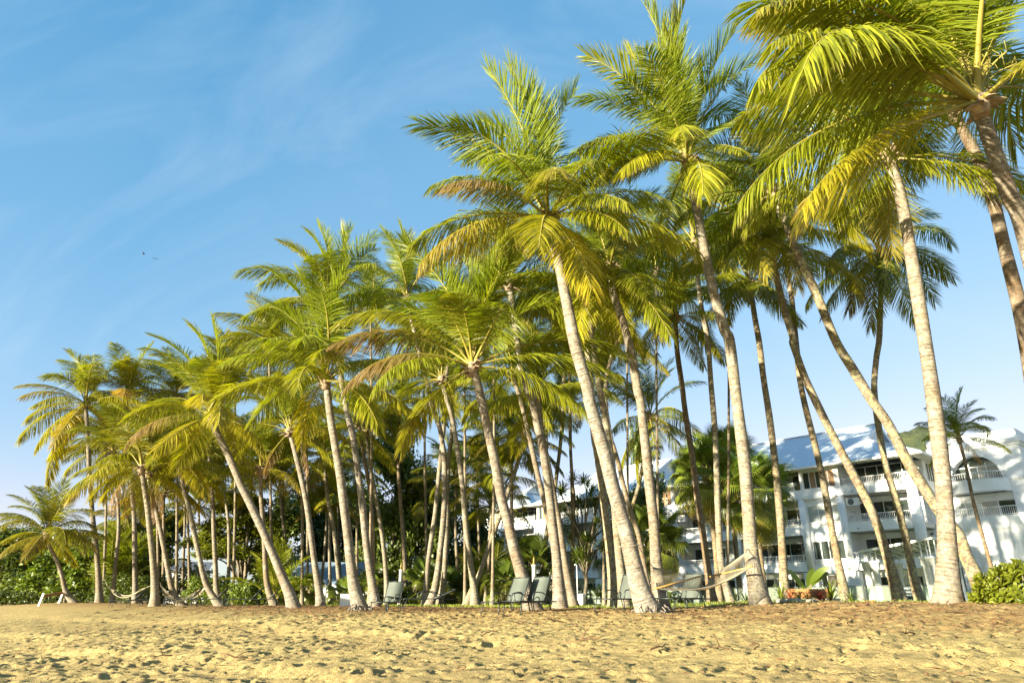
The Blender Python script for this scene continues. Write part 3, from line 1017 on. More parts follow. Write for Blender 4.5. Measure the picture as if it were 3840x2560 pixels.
for t in (0.06, 0.17, 0.84, 0.95):
    for k in (0, 1):
        p = A0.lerp(A1, t).lerp(B0.lerp(B1, t), 0.04 + 0.9 * k)
        zt = 2.62 if t < 0.5 else 2.72
        c = MB(); c.lathe((p.x, p.y, 0), [(0.22, 0.0), (0.2, 0.2), (0.2, zt - 0.5), (0.3, zt - 0.46), (0.3, zt - 0.12), (0.36, zt - 0.1), (0.36, zt)], 20)
        c.build('column', M['white'], pg)
        c = MB()
        for s in (-0.11, 0.11):
            c.beam((p.x + s, p.y - s, zt), (p.x + s, p.y - s, p.z - 0.05), 0.05, 0.05)
        c.build('post', M['trim'], pg)

# ------------------------------------------------------------------ glass pool fence
fa, fb = W(3530, 2200, 37.0), W(1835, 2200, 66.0)
fa.z = fb.z = 0
L = (fb - fa).length
fd = (fb - fa).normalized()
nf = 19
fence = thing('glass_fence', 'clear glass pool fence with dark posts along the lawn', 'fence', (0, 0, 0))
post0 = None
for i in range(nf + 1):
    p = fa + fd * (L * i / nf)
    m = MB(); m.box(-0.035, 0.035, -0.035, 0.035, 0.0, 1.13)
    if post0 is None:
        post0 = m.build('post', M['steel'], fence)
        o = post0
    else:
        o = link('post', post0.data, fence)
    o.location = (p.x, p.y, 0.02)
    o.rotation_euler = (0, 0, math.atan2(fd.y, fd.x))
    if i < nf:
        q = fa + fd * (L * (i + 1) / nf)
        m = MB(); m.beam((p.x + fd.x * .06, p.y + fd.y * .06, 0.58), (q.x - fd.x * .06, q.y - fd.y * .06, 0.58), 0.012, 0.96); m.build('glass_panel', M['glass_fence'], fence)
        m = MB(); m.beam((p.x + fd.x * .036, p.y + fd.y * .036, 1.09), (q.x - fd.x * .036, q.y - fd.y * .036, 1.09), 0.045, 0.035); m.build('top_rail', M['steel'], fence)

# ------------------------------------------------------------------ palm fronds
def nrm(a):
    return a / np.maximum(np.linalg.norm(a, axis=-1, keepdims=True), 1e-9)


def frond_mesh(E, B, droop, seed, lat=0.0, nL=128, V=22, dead=False):
    """one coconut frond of arc length 1; its chord lies along +X, its arch is convex to +Z.
    E nominal chord elevation and B arch (degrees) tell which way the leaflets hang"""
    rs = np.random.RandomState(seed)
    n = 48
    s = np.linspace(0, 1, n)
    phi = -R(B) * s ** 1.35
    x = np.concatenate([[0], np.cumsum(np.cos(phi[:-1]) / (n - 1))])
    z = np.concatenate([[0], np.cumsum(np.sin(phi[:-1]) / (n - 1))])
    y = lat * s ** 2.2
    a = math.atan2(z[-1], x[-1])
    x, z = x * math.cos(a) + z * math.sin(a), -x * math.sin(a) + z * math.cos(a)
    P = np.stack([x, y, z], -1)
    T = nrm(np.gradient(P, axis=0))
    Y = np.array([0, 1.0, 0])
    N = nrm(np.cross(T, np.cross(Y, T) * 0 + Y))
    N = nrm(np.cross(T, nrm(Y - T * (T @ Y)[:, None])))
    g = np.array([-math.sin(R(E)), 0, -math.cos(R(E))])
    verts, faces, tint, mats = [], [], [], []
    vo = 0
    for side in (-1, 1):
        sl = np.linspace(0.19, 0.992, nL) + rs.normal(0, 0.002, nL)
        sl = np.clip(sl, 0.15, 0.999)
        keep = rs.rand(nL) > (0.25 if dead else 0.035)
        sl = sl[keep]
        m = len(sl)
        b = np.stack([np.interp(sl, s, P[:, k]) for k in range(3)], -1)
        t = nrm(np.stack([np.interp(sl, s, T[:, k]) for k in range(3)], -1))
        nn = nrm(np.stack([np.interp(sl, s, N[:, k]) for k in range(3)], -1))
        if (nn[:, 2].mean() < 0):
            nn = -nn
        S = nrm(np.cross(nn, t)) * side
        q = (sl - 0.19) / 0.81
        al = np.radians(72 - 46 * q ** 1.3 + rs.normal(0, 5, m))
        vv = np.radians(V * (1 - 0.5 * q) + rs.normal(0, 5, m))
        ln = (0.13 + 0.135 * np.minimum(1, q / 0.28) - 0.145 * np.maximum(0, (q - 0.45) / 0.55) ** 1.4) * rs.uniform(0.86, 1.1, m)
        d0 = np.cos(al)[:, None] * t + np.sin(al)[:, None] * (np.cos(vv)[:, None] * S + np.sin(vv)[:, None] * nn)
        dr = droop * rs.uniform(0.75, 1.25, m)[:, None]
        p = b
        w0 = 0.0036 * (0.75 + 0.25 * np.sin(np.pi * np.clip(q, 0, 1)))
        tw = np.radians(rs.normal(8, 28, m))
        rings = []
        for k, (fr, ww, hw) in enumerate(((0.0, 0.0, 0.6), (0.34, 0.35, 1.0), (0.36, 0.72, 0.8), (0.30, 1.0, 0.0))):
            d = nrm(d0 + g[None, :] * dr * ww)
            p = p + d * (ln * fr)[:, None]
            wv = nrm(t - d * np.sum(t * d, -1, keepdims=True))
            w2 = np.cross(d, wv)
            wv = np.cos(tw)[:, None] * wv + np.sin(tw)[:, None] * w2
            h = (w0 * hw)[:, None]
            rings.append((p - wv * h, p + wv * h) if hw else (p,))
        v = np.stack([rings[0][0], rings[0][1], rings[1][0], rings[1][1], rings[2][0], rings[2][1], rings[3][0]], 1).reshape(-1, 3)
        base = np.arange(m)[:, None] * 7 + vo
        fq = np.concatenate([base + np.array(f)[None, :] for f in ((0, 1, 3), (0, 3, 2), (2, 3, 5), (2, 5, 4), (4, 5, 6))], 0)
        verts.append(v); faces.append(fq); mats.append(np.zeros(len(fq)))
        r = np.clip(rs.normal(0.5, 0.22, m), 0, 1)
        tg = np.stack([np.repeat(r, 7), np.tile([0, 0, .35, .35, .7, .7, 1.0], m), np.repeat(sl, 7), np.ones(7 * m)], -1)
        tint.append(tg)
        vo += len(v)
    # midrib and petiole
    k = 5
    ss = np.linspace(0, 1, 26)
    bp = np.stack([np.interp(ss, s, P[:, j]) for j in range(3)], -1)
    bt = nrm(np.gradient(bp, axis=0))
    bs = nrm(np.cross(bt, np.array([0, 0, 1.0]) + 0 * bt))
    bn = np.cross(bs, bt)
    rad = 0.0017 + 0.0085 * (1 - ss) ** 1.6 + 0.008 * np.exp(-ss / 0.03)
    ang = np.arange(k) * 2 * PI / k
    rv = bp[:, None, :] + (bs[:, None, :] * np.cos(ang)[None, :, None] * 1.25 + bn[:, None, :] * np.sin(ang)[None, :, None] * 0.8) * rad[:, None, None]
    f = []
    for i in range(len(ss) - 1):
        for j in range(k):
            j2 = (j + 1) % k
            a_, b_, c_, d_ = i * k + j, i * k + j2, (i + 1) * k + j2, (i + 1) * k + j
            f += [(a_, b_, c_), (a_, c_, d_)]
    verts.append(rv.reshape(-1, 3)); faces.append(np.array(f) + vo); mats.append(np.ones(len(f)))
    tint.append(np.tile([0.5, 0, 0, 1.0], (len(ss) * k, 1)))
    me = np_mesh('frond', np.concatenate(verts), np.concatenate(faces), [M['frond'], M['rib']], True, np.concatenate(mats), {'tint': np.concatenate(tint)})
    return me, float(P[-1, 0])


CLS = [(78, 26, 0.10, 30), (58, 44, 0.28, 26), (36, 62, 0.50, 20), (12, 72, 0.95, 14), (-14, 62, 1.35, 8), (-44, 42, 1.35, 5)]
FR = []
for ci, (E, B, dr, V) in enumerate(CLS):
    FR.append([frond_mesh(E, B * f, dr * f2, 100 + ci * 10 + k, lt, V=V) for k, (f, f2, lt) in enumerate(((0.8, 0.85, 0.04), (1.0, 1.1, -0.05), (1.2, 1.0, 0.10), (0.95, 1.3, -0.11)))])
DEAD = [frond_mesh(-50, 55, 2.2, 300 + k, 0.05, 60, 0, True) for k in range(2)]
# the young spear leaf, still closed
SPEAR = [frond_mesh(85, 8, 0.02, 400, 0.0, 60, 62)]


def frond_matrix(c0, tip, roll, rnd):
    c = (tip - c0)
    ln = c.length
    c.normalize()
    up = Vector((0, 0, 1))
    z = up - c * up.dot(c)
    if z.length < 0.05:
        z = Vector((rnd.uniform(-1, 1), rnd.uniform(-1, 1), 0.1)); z -= c * z.dot(c)
    z.normalize()
    z = Matrix.Rotation(roll, 3, c) @ z
    y = z.cross(c)
    m = Matrix((c, y, z)).transposed().to_4x4()
    m.translation = c0
    return m, ln


# fibrous sheaths, old stubs and bracts round the growing point
def sheath_mesh(seed):
    rnd = random.Random(seed)
    m = MB()
    m.tube([(0, 0, -0.42), (0, 0, -0.25), (0, 0, 0.0), (0, 0, 0.28)], [0.15, 0.2, 0.23, 0.1], 10)
    for i in range(13):
        a = i * 2.4 + rnd.uniform(-.3, .3)
        z0 = rnd.uniform(-0.32, 0.12)
        dx, dy = math.cos(a), math.sin(a)
        r0 = 0.17
        ln = rnd.uniform(0.2, 0.42)
        w = rnd.uniform(0.05, 0.1)
        el = rnd.uniform(-0.5, 1.1)
        pts = [(dx * r0, dy * r0, z0), (dx * (r0 + ln * .5), dy * (r0 + ln * .5), z0 + ln * .5 * el), (dx * (r0 + ln * .85), dy * (r0 + ln * .85), z0 + ln * (0.6 * el - .25))]
        v = []
        for (x, y, z), ww, th in zip(pts, (w, w * 1.1, w * .3), (0.05, 0.035, 0.015)):
            v += [(x - dy * ww, y + dx * ww, z), (x + dy * ww, y - dx * ww, z), (x + dy * ww, y - dx * ww, z - th), (x - dy * ww, y + dx * ww, z - th)]
        fs = []
        for k in (0, 4):
            fs += [(k, k + 1, k + 5, k + 4), (k + 1, k + 2, k + 6, k + 5), (k + 2, k + 3, k + 7, k + 6), (k + 3, k, k + 4, k + 7)]
        fs.append((8, 9, 10, 11))
        m.add(v, fs, 0, False)
    me = m.build('leaf_sheath', M['sheath'])
    d = me.data
    bpy.data.objects.remove(me)
    return d


SHEATH = [sheath_mesh(s) for s in (1, 2, 3)]
nutm = MB()
nutm.lathe((0, 0, 0), [(0.01, -0.14), (0.07, -0.12), (0.11, -0.03), (0.105, 0.05), (0.06, 0.12), (0.01, 0.14)], 10)
_o = nutm.build('coconut', M['husk']); NUT = _o.data; bpy.data.objects.remove(_o)


def spline(pts, step):
    """Catmull-Rom through pts, about one point every step"""
    P = [pts[0] * 2 - pts[1]] + list(pts) + [pts[-1] * 2 - pts[-2]]
    out = []
    for i in range(1, len(P) - 2):
        n = max(1, int((P[i + 1] - P[i]).length / step + 0.5))
        for k in range(n):
            t = k / n
            a, b, c, d = P[i - 1], P[i], P[i + 1], P[i + 2]
            out.append(0.5 * ((2 * b) + (c - a) * t + (2 * a - 5 * b + 4 * c - d) * t * t + (3 * b - a - 3 * c + d) * t ** 3))
    out.append(P[-2])
    return out


def trunk_mesh(pts, r_mid, flare, rnd, ringed=0.1, sides=12, detail=True):
    """leaf-scar rings are real steps in the surface"""
    path = spline(pts, ringed / 3.0 if detail else 0.25)
    L = sum((path[i + 1] - path[i]).length for i in range(len(path) - 1))
    verts, tint = [], []
    x = None
    d = 0.0
    nxt, gap, start = ringed, ringed, 0.0
    for i, p in enumerate(path):
        t = (path[min(i + 1, len(path) - 1)] - path[max(i - 1, 0)]).normalized()
        if x is None:
            x = t.orthogonal().normalized()
        x = (x - t * x.dot(t)).normalized()
        y = t.cross(x)
        if i:
            d += (p - path[i - 1]).length
        if d > nxt:
            start = nxt
            gap = ringed * rnd.uniform(0.75, 1.3)
            nxt += gap
        ph = (d - start) / gap if start else d / gap
        h = d / L
        r = r_mid * (1.03 - 0.26 * h) * (1 + flare * math.exp(-d / 0.5) + 0.18 * math.exp(-d / 1.8))
        r *= 1 + (0.035 * (1 - ph) if detail else 0.0) + 0.03 * math.sin(d * 1.7 + pts[0].x)
        for j in range(sides):
            a = 2 * PI * j / sides
            rr = r * (1 + 0.03 * math.sin(3 * a + d * 0.8) + (0.10 * math.sin(5 * a + 2 + pts[0].x) * math.exp(-d / 0.3)))
            verts.append(p + (x * math.cos(a) + y * math.sin(a)) * rr)
            tint.append((ph, h, j / sides, 1))
    n = len(path)
    idx = np.arange(n * sides).reshape(n, sides)
    nx_ = np.roll(idx, -1, 1)
    fq = np.stack([idx[:-1], nx_[:-1], nx_[1:], idx[1:]], -1).reshape(-1, 4)
    return np_mesh('trunk', np.array([tuple(v) for v in verts]), fq, [M['trunk']], True, att={'tint': np.array(tint)})


def root_mat_mesh(r, seed):
    rnd = random.Random(seed)
    m = MB()
    for i in range(46):
        a = rnd.uniform(0, 2 * PI)
        r0, r1 = r * rnd.uniform(0.85, 1.0), r * rnd.uniform(1.15, 1.75)
        z0 = rnd.uniform(0.04, 0.26)
        dx, dy = math.cos(a), math.sin(a)
        b = a + rnd.uniform(-.35, .35)
        m.tube([(dx * r0, dy * r0, z0), (dx * r1 * .85, dy * r1 * .85, z0 * .5), (math.cos(b) * r1, math.sin(b) * r1, -0.06)], [0.02, 0.018, 0.01], 5)
    return m


PALMS = []


def palm(label, D, w, pts, crown, L=4.9, n=20, seed=1, moss=0.0, brown=0.15, tips=(), dead=0, dy=-0.8, roots=False, tone=1.0, flare=0.9, group='coconut palms along the beach front', name='coconut_palm', cat='palm tree', ext=None, nuts=0, spear=True, lo=-38, sh=1.0):
    rnd = random.Random(seed * 17 + 3)
    P = list(pts) + [crown]
    k = len(P)
    ws = []
    for i, (x, y) in enumerate(P):
        ws.append(W(x, y, D + dy * i / (k - 1)))
    if ext:
        ws = [W(x, y, D) for x, y in ext] + ws
    g = gz(ws[0].x, ws[0].y)
    base = ws[0].copy()
    dz = (g - 0.02) - base.z
    for i in range(len(ws)):                # the foot meets the sand, the rest stays
        ws[i] = ws[i] + Vector((0, 0, dz * max(0.0, 1 - i / 2.0)))
    base = ws[0].copy()
    zc = D / (CT - (1280 - P[len(P) // 2][1]) / F * ST)
    r_mid = w / F * zc / 2
    t = thing(name, label, cat, base, 0, group)
    ws[0] = ws[0] + Vector((0, 0, -0.12))
    loc = [p - base for p in ws]
    detail = w > 15
    tm = trunk_mesh(loc, r_mid, flare, rnd, 0.085 if w > 26 else 0.11, 14 if w > 26 else 10, detail)
    o = link('trunk', tm, t)
    o.color = (moss, brown, rnd.random(), 1)
    if roots:
        ro = root_mat_mesh(r_mid * (1.05 + flare), seed).build('root', M['root'], t)
        ro.location = (0, 0, 0.0)
    c0 = loc[-1]
    ax = (loc[-1] - loc[-2]).normalized()
    ax = (ax + Vector((0, 0, 1.2))).normalized()
    so = link('leaf_sheath', SHEATH[seed % 3], t)
    so.location = c0
    so.scale = (sh * (0.75 + r_mid * 1.2),) * 3
    so.rotation_euler = (ax.to_track_quat('Z', 'Y').to_euler().x, ax.to_track_quat('Z', 'Y').to_euler().y, rnd.uniform(0, 6))
    items = []
    Yc = D + dy
    warm = 1.0 + 0.16 * (1 - smooth(300, 1500, crown[0]))
    cw = c0 + base
    used = []
    for tp in tips:                         # fronds the photograph shows one by one
        x, y = tp[0], tp[1]
        sgn = tp[2] if len(tp) > 2 else (-1 if rnd.random() < 0.6 else 1)
        q = W(x, y, Yc)
        lp = (q - cw).length
        full = L * 0.90
        off = 0.0
        if lp < full:
            off = math.sqrt(full * full - lp * lp) * sgn * (0.9 if abs(sgn) == 1 else 1)
            for _ in range(3):
                q = W(x, y, Yc + off)
        used.append(math.atan2(q.y - cw.y, q.x - cw.x))
        items.append((q - base, tp[3] if len(tp) > 3 else None))
    n += 3 if len(tips) < 9 else 1
    for i in range(n):                      # the rest of the crown
        f = (i + 0.5) / n
        a = i * 2.39996 + seed
        el = R(84 + (lo - 84) * f ** 0.85 + rnd.uniform(-8, 8))
        d = Vector((math.cos(a) * math.cos(el), math.sin(a) * math.cos(el), math.sin(el)))
        if d.y < -0.45 and -60 < math.degrees(el) < 38 and D < 45:
            continue
        d = (d + ax * 0.25 - Vector((0, 0, 0.25)) + Vector((-0.10, 0.03, 0))).normalized()
        ln = L * 0.9 * rnd.uniform(0.86, 1.04) * (0.72 if f < 0.1 else 1.0)
        items.append((c0 + d * ln, None))
    for q, fl in items:
        d = q - c0
        ln = d.length
        E = math.degrees(math.asin(max(-1, min(1, d.z / ln))))
        if fl == 'spear':
            me, ch = SPEAR[0]
        else:
            ci = min(range(6), key=lambda j: abs(CLS[j][0] - E))
            me, ch = FR[ci][rnd.randrange(4)]
        start = c0 + d.normalized() * 0.05 * L / 4.9 + Vector((0, 0, 0.10 if E > 40 else 0.0))
        mx, ln = frond_matrix(start, q, R(rnd.uniform(-16, 16)), rnd)
        fo = link('frond', me, t)
        sc = ln / ch
        fo.matrix_local = mx @ Matrix.Diagonal((sc, L * rnd.uniform(0.95, 1.08), L if sc < L * 0.8 else sc, 1))
        old = max(0.0, min(1.0, (35 - E) / 75))
        br = tone * rnd.uniform(0.88, 1.12)  # low tone puts the shade of the grove into the frond colour
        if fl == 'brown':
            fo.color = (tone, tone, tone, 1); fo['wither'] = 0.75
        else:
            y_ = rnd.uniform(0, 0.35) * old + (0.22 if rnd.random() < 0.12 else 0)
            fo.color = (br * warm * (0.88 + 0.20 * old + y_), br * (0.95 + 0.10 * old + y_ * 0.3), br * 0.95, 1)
            if old > 0.3 and rnd.random() < 0.2:
                fo['wither'] = rnd.uniform(0.1, 0.4)
    if spear:
        me, ch = SPEAR[0]
        d = (ax + Vector((rnd.uniform(-.14, .10), rnd.uniform(-.1, .1), 0.5))).normalized()
        mx, ln = frond_matrix(c0, c0 + d * L * 0.72, 0, rnd)
        fo = link('frond', me, t)
        fo.matrix_local = mx @ Matrix.Diagonal((ln / ch, L * 0.32, L * 0.32, 1))
        fo.color = (1.05, 1.05, 0.9, 1)
    for i in range(dead):
        me, ch = DEAD[i % 2]
        a = seed * 1.3 + i * 2.0
        d = Vector((math.cos(a) * 0.45, math.sin(a) * 0.45, -0.8)).normalized()
        mx, ln = frond_matrix(c0 - Vector((0, 0, 0.1)), c0 + d * L * 0.62, R(rnd.uniform(-20, 20)), rnd)
        fo = link('frond', me, t, 'dead brown frond hanging down')
        fo.matrix_local = mx @ Matrix.Diagonal((ln / ch, L * 0.75, L * 0.75, 1))
        fo.color = (1, 1, 1, 1); fo['wither'] = 1.0
    for i in range(nuts):
        a = i * 1.26 + seed
        no = link('coconut', NUT, t)
        no.location = c0 + Vector((math.cos(a) * 0.3, math.sin(a) * 0.3, -0.1 - 0.12 * (i % 2)))
    PALMS.append((t, cw))
    return t

# ------------------------------------------------------------------ the coconut palms, left to right
A = -1      # towards the beach
B = 1       # away from it
palm('short young palm with curved trunk beside the white barrier posts', 46, 15, px('T1', (560, 1475), (490, 1410), (455, 1290), (425, 1200), (395, 1130), (365, 1080)), px('T1', (345, 985))[0], 3.9, 8, 1, 0.1, 0.2,
     px('T1', (200, 640), (80, 770), (-10, 870), (-30, 960), (-15, 1160), (470, 590), (660, 800), (690, 930), (680, 1070), (330, 640)) + [(219, 2035, A), (300, 2060, A)], tone=0.85)
palm('tall straight palm, outermost crown of the row against the sky', 48, 18, px('T1', (735, 1480), (725, 1300), (708, 1100), (690, 940), (675, 780), (665, 650), (655, 500), (650, 370)), px('U4', (720, 700))[0], 5.0, 10, 2, 0.1, 0.25,
     px('U4', (200, 650), (390, 450), (500, 330), (830, 300), (110, 990), (310, 1110), (170, 830), (480, 1060), (440, 1150), (370, 1380), (620, 420)), dead=1)
palm('pale thin palm behind the hammock near the tall outermost palm', 52, 14, px('T1', (830, 1470), (835, 1370), (850, 1200), (870, 1000), (872, 850), (860, 660)), (425, 1690), 4.7, 20, 3, 0.1, 0.1, dead=1)
palm('straight palm standing behind the middle of the far hammock', 50, 17, px('T1', (1000, 1490), (995, 1350), (990, 1200), (990, 1000), (985, 830), (970, 660), (950, 400)), px('U4', (1060, 640))[0], 4.8, 12, 4, 0.1, 0.15,
     px('U4', (980, 340), (1160, 330), (820, 480), (1040, 380), (700, 700)), dead=1)
palm('thick mossy palm holding the right end of the far hammock', 40, 22, px('T1', (1140, 1500), (1140, 1400), (1125, 1200), (1105, 1000), (1085, 800), (1060, 640), (1050, 560)), px('U4', (1190, 1240))[0], 4.8, 15, 5, 0.25, 0.2,
     px('U4', (560, 900), (640, 1040), (520, 1500), (780, 1330), (1000, 930)), dead=3)
palm('curved palm with dead brown fronds bowing over the second hammock', 42, 18, px('T2', (270, 1510), (195, 1410), (155, 1240), (120, 1050), (85, 880), (50, 730), (25, 620)), (556, 1772), 4.6, 16, 6, 0.15, 0.15,
     px('U4', (700, 1480), (860, 1180), (1000, 1050)), dead=3)
palm('thin shaded palm behind the curved palm with dead fronds', 56, 13, px('T2', (120, 1470), (125, 1300), (125, 1100), (125, 900), (125, 740)), (616, 1850), 4.3, 20, 7, 0.1, 0.3, dead=2)
palm('slender palm with strongly curved foot holding the second hammock', 41, 19, px('T2', (555, 1490), (470, 1400), (420, 1300), (385, 1140), (350, 980), (310, 790), (270, 640), (245, 500)), px('T2', (235, 440))[0], 4.6, 18, 8, 0.15, 0.12,
     px('U4', (1060, 1050), (1390, 1090), (1240, 1200)) + [(625, 1695, A)])
palm('upright pale palm rising directly behind the curved foot', 46, 17, px('T2', (550, 1400), (520, 1320), (505, 1200), (495, 1000), (488, 800), (475, 600), (465, 470)), (786, 1685), 4.6, 20, 9, 0.1, 0.1)
palm('thin bent palm in front of the lime green shade tree', 56, 13, px('T2', (600, 1470), (605, 1250), (605, 1000), (592, 820), (565, 680), (530, 590)), (815, 1770), 4.0, 18, 10, 0.2, 0.15)
palm('thinnest straight palm before the shade tree branches', 60, 11, px('T2', (725, 1440), (730, 1250), (735, 1050), (750, 900), (765, 750), (772, 620)), (945, 1740), 4.0, 18, 11, 0.25, 0.3)
palm('big palm leaning far left over the folded sun loungers', 33, 29, px('T2', (1090, 1530), (1050, 1420), (990, 1280), (920, 1110), (840, 930), (760, 760), (690, 620), (620, 450), (550, 300), (500, 200)), (796, 1560), 5.0, 9, 12, 0.0, 0.05,
     px('U4', (1250, 340), (1340, 160), (1790, 0), (1000, 790), (1400, 1110), (2240, 620), (2010, 1140), (1560, 0), (1960, 120), (2060, 330)) + [(473, 1669, A, 'brown'), (737, 1347, A), (714, 1512, A), (870, 1588, A), (893, 1320, B)])
palm('palm with ringed trunk and dark bracts behind the far left leaning palm', 42, 19, px('T2', (950, 1500), (895, 1380), (875, 1250), (865, 1050), (850, 850), (840, 700), (838, 600)), (979, 1760), 4.4, 18, 13, 0.1, 0.3, nuts=5)
palm('thin grey palm beside the young palm near the blue roof', 60, 11, px('T2', (1065, 1350), (1050, 1180), (1020, 1020), (995, 860), (985, 730), (975, 540)), (1040, 1730), 4.0, 16, 14, 0.1, 0.1)
palm('pale leaning palm standing before the blue roofed shed', 40, 22, px('T3', (210, 1490), (190, 1380), (160, 1220), (130, 1000), (100, 780), (65, 600), (25, 430), (0, 330)), (1085, 1615), 4.6, 20, 15, 0.0, 0.05, dead=2)
palm('slender curved palm right of the shed roof, low dark crown', 50, 16, px('T3', (360, 1490), (335, 1300), (315, 1100), (290, 900), (255, 730), (235, 560), (228, 460)), (1210, 1712), 4.2, 18, 16, 0.2, 0.1, [(1150, 1830, A, 'brown')], tone=0.85)
palm('thin tilted palm crossing the left half of the shed roof', 62, 11, px('T3', (205, 1360), (225, 1150), (240, 970)), (1226, 1890), 3.8, 16, 17, 0.1, 0.1, tone=0.85)
palm('thin upright palm crossing the middle of the shed roof', 60, 12, px('T3', (275, 1490), (268, 1200), (265, 970)), (1238, 1860), 3.8, 16, 18, 0.15, 0.1, tone=0.85)
palm('big ringed palm with spreading roots left of the single lounger', 27, 33, px('T3', (505, 1530), (450, 1370), (420, 1180), (400, 1000), (375, 800), (345, 560), (310, 350), (280, 170), (258, 0)) + [(1229, 1470)], (1221, 1425), 4.9, 7, 19, 0.0, 0.05,
     [(1165, 1044), (918, 1280), (843, 1240), (809, 1504), (981, 1595), (1067, 1452, A), (1044, 1039), (1417, 1067), (1303, 1010), (1470, 1400), (1572, 1578), (1440, 1595), (1160, 1270, A), (1000, 1275), (1258, 1330, A), (1110, 1010), (1240, 1020), (1010, 1130), (1390, 1250)], roots=True)
palm('tall smooth palm directly behind the lounger, highest crown of the left half', 35, 25, px('T3', (610, 1480), (590, 1380), (555, 1200), (530, 1000), (505, 750), (470, 480), (440, 270), (410, 150)) + [(1297, 1521), (1283, 1440), (1268, 1330), (1250, 1220)], (1236, 1136), 5.0, 8, 20, 0.0, 0.05,
     [(1039, 895), (907, 1039), (1136, 849), (1194, 838), (1280, 832), (1418, 901), (998, 1079), (1440, 998), (1510, 1140), (918, 1200), (1021, 1251), (1220, 940, A), (1160, 960, A), (1330, 870)])
palm('brown shaded palm right behind the tall smooth palm', 46, 17, px('T3', (590, 1470), (583, 1200), (580, 850), (570, 700), (540, 520), (500, 320)), (1345, 1580), 4.4, 18, 21, 0.0, 0.45, tone=0.9)
palm('slim pale palm ending behind the lounger backrest', 46, 16, px('T3', (700, 1400), (685, 1230), (660, 1050), (630, 850), (600, 680), (580, 560), (555, 420)), (1372, 1620), 4.3, 18, 22, 0.15, 0.1, tone=0.9)
palm('lone palm against open sky before the tall leafy tree', 50, 15, px('T3', (820, 1460), (822, 1250), (810, 1050), (795, 850), (778, 600), (770, 420), (775, 250), (775, 150)), (1496, 1520), 4.2, 14, 23, 0.1, 0.4,
     [(1575, 1630), (1430, 1620), (1600, 1540), (1460, 1600, A)], tone=0.9)
palm('leftmost trunk of the three palm clump, leaning right', 44, 17, px('T3', (970, 1500), (985, 1250), (1010, 1050), (1040, 850), (1060, 650), (1080, 450), (1095, 300)) + [(1668, 1560), (1674, 1420)], (1690, 1290), 4.6, 18, 24, 0.1, 0.15)
palm('sinuous middle trunk of the three palm clump with high crown', 42, 20, px('T3', (1000, 1490), (1045, 1350), (1080, 1100), (1105, 850), (1112, 650), (1110, 450), (1098, 330), (1075, 200), (1040, 90), (1010, 0)) + [(1590, 1390), (1561, 1274), (1538, 1176)], (1527, 1119), 4.9, 10, 25, 0.05, 0.15,
     [(1435, 872), (1498, 843), (1584, 890), (1400, 1110), (1640, 960), (1450, 940), (1540, 870, A), (1390, 1010)])
palm('rightmost trunk of the three palm clump', 46, 18, px('T3', (1065, 1490), (1100, 1350), (1120, 1100), (1130, 850), (1130, 650), (1140, 450), (1160, 300), (1165, 150)), (1697, 1490), 4.4, 18, 26, 0.1, 0.1, tone=0.9)
palm('pale mossy palm between the three palm clump and the paired loungers', 40, 21, px('T4', (360, 1500), (345, 1350), (315, 1150), (290, 950), (270, 700), (245, 480), (210, 260), (180, 100), (150, 0)), (1655, 1420), 4.7, 18, 27, 0.2, 0.1)
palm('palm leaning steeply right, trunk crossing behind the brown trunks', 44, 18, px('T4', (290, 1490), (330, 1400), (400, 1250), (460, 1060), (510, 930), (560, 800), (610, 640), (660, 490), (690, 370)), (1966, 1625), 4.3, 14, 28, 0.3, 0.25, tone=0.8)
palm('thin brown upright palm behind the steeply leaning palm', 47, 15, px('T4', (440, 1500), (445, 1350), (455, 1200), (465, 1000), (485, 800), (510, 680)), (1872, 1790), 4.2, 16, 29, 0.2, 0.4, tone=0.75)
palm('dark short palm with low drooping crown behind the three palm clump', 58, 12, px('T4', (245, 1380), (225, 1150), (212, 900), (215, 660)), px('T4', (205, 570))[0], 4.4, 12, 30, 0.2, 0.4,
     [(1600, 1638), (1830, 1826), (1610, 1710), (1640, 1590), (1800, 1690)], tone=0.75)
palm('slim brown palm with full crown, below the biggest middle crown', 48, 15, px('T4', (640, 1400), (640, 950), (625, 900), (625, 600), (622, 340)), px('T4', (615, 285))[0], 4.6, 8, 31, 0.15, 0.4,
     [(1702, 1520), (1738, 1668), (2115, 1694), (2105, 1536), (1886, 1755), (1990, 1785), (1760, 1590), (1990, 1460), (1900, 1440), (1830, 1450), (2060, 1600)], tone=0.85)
palm('big spotted palm beside the paired loungers with wide lime crown', 24, 38, px('T4', (800, 1530), (740, 1420), (690, 1250), (640, 1080), (600, 900), (550, 720), (510, 500), (460, 270), (420, 80), (400, -10)) + [(1788, 1425)], (1773, 1372), 5.0, 6, 32, 0.0, 0.2,
     [(1500, 935), (1753, 950), (1653, 973), (2020, 935), (2051, 1103), (2227, 1126), (1500, 1190), (1291, 1211), (1240, 1331, A, 'brown'), (1308, 1440, A, 'brown'), (1377, 1475), (2342, 1310), (2311, 1394), (1850, 985, A), (1600, 1100), (1690, 1100, A), (1930, 1150, A), (1580, 1130), (1880, 920)])
palm('tall smooth palm right of the white lamp post, second from big spotted palm', 28, 31, px('T4', (985, 1530), (970, 1380), (955, 1150), (920, 850), (890, 600), (850, 350), (810, 170), (775, 0)) + [(1960, 1410), (1942, 1290), (1925, 1157)], (1908, 1062), 4.9, 22, 33, 0.0, 0.08)
palm('pale palm close behind right of the tall smooth palm', 33, 25, px('T4', (1085, 1500), (1050, 1370), (1010, 1150), (975, 920), (940, 740), (910, 570), (885, 430), (850, 250)), (2015, 1480), 4.5, 16, 34, 0.05, 0.3, tone=0.9)
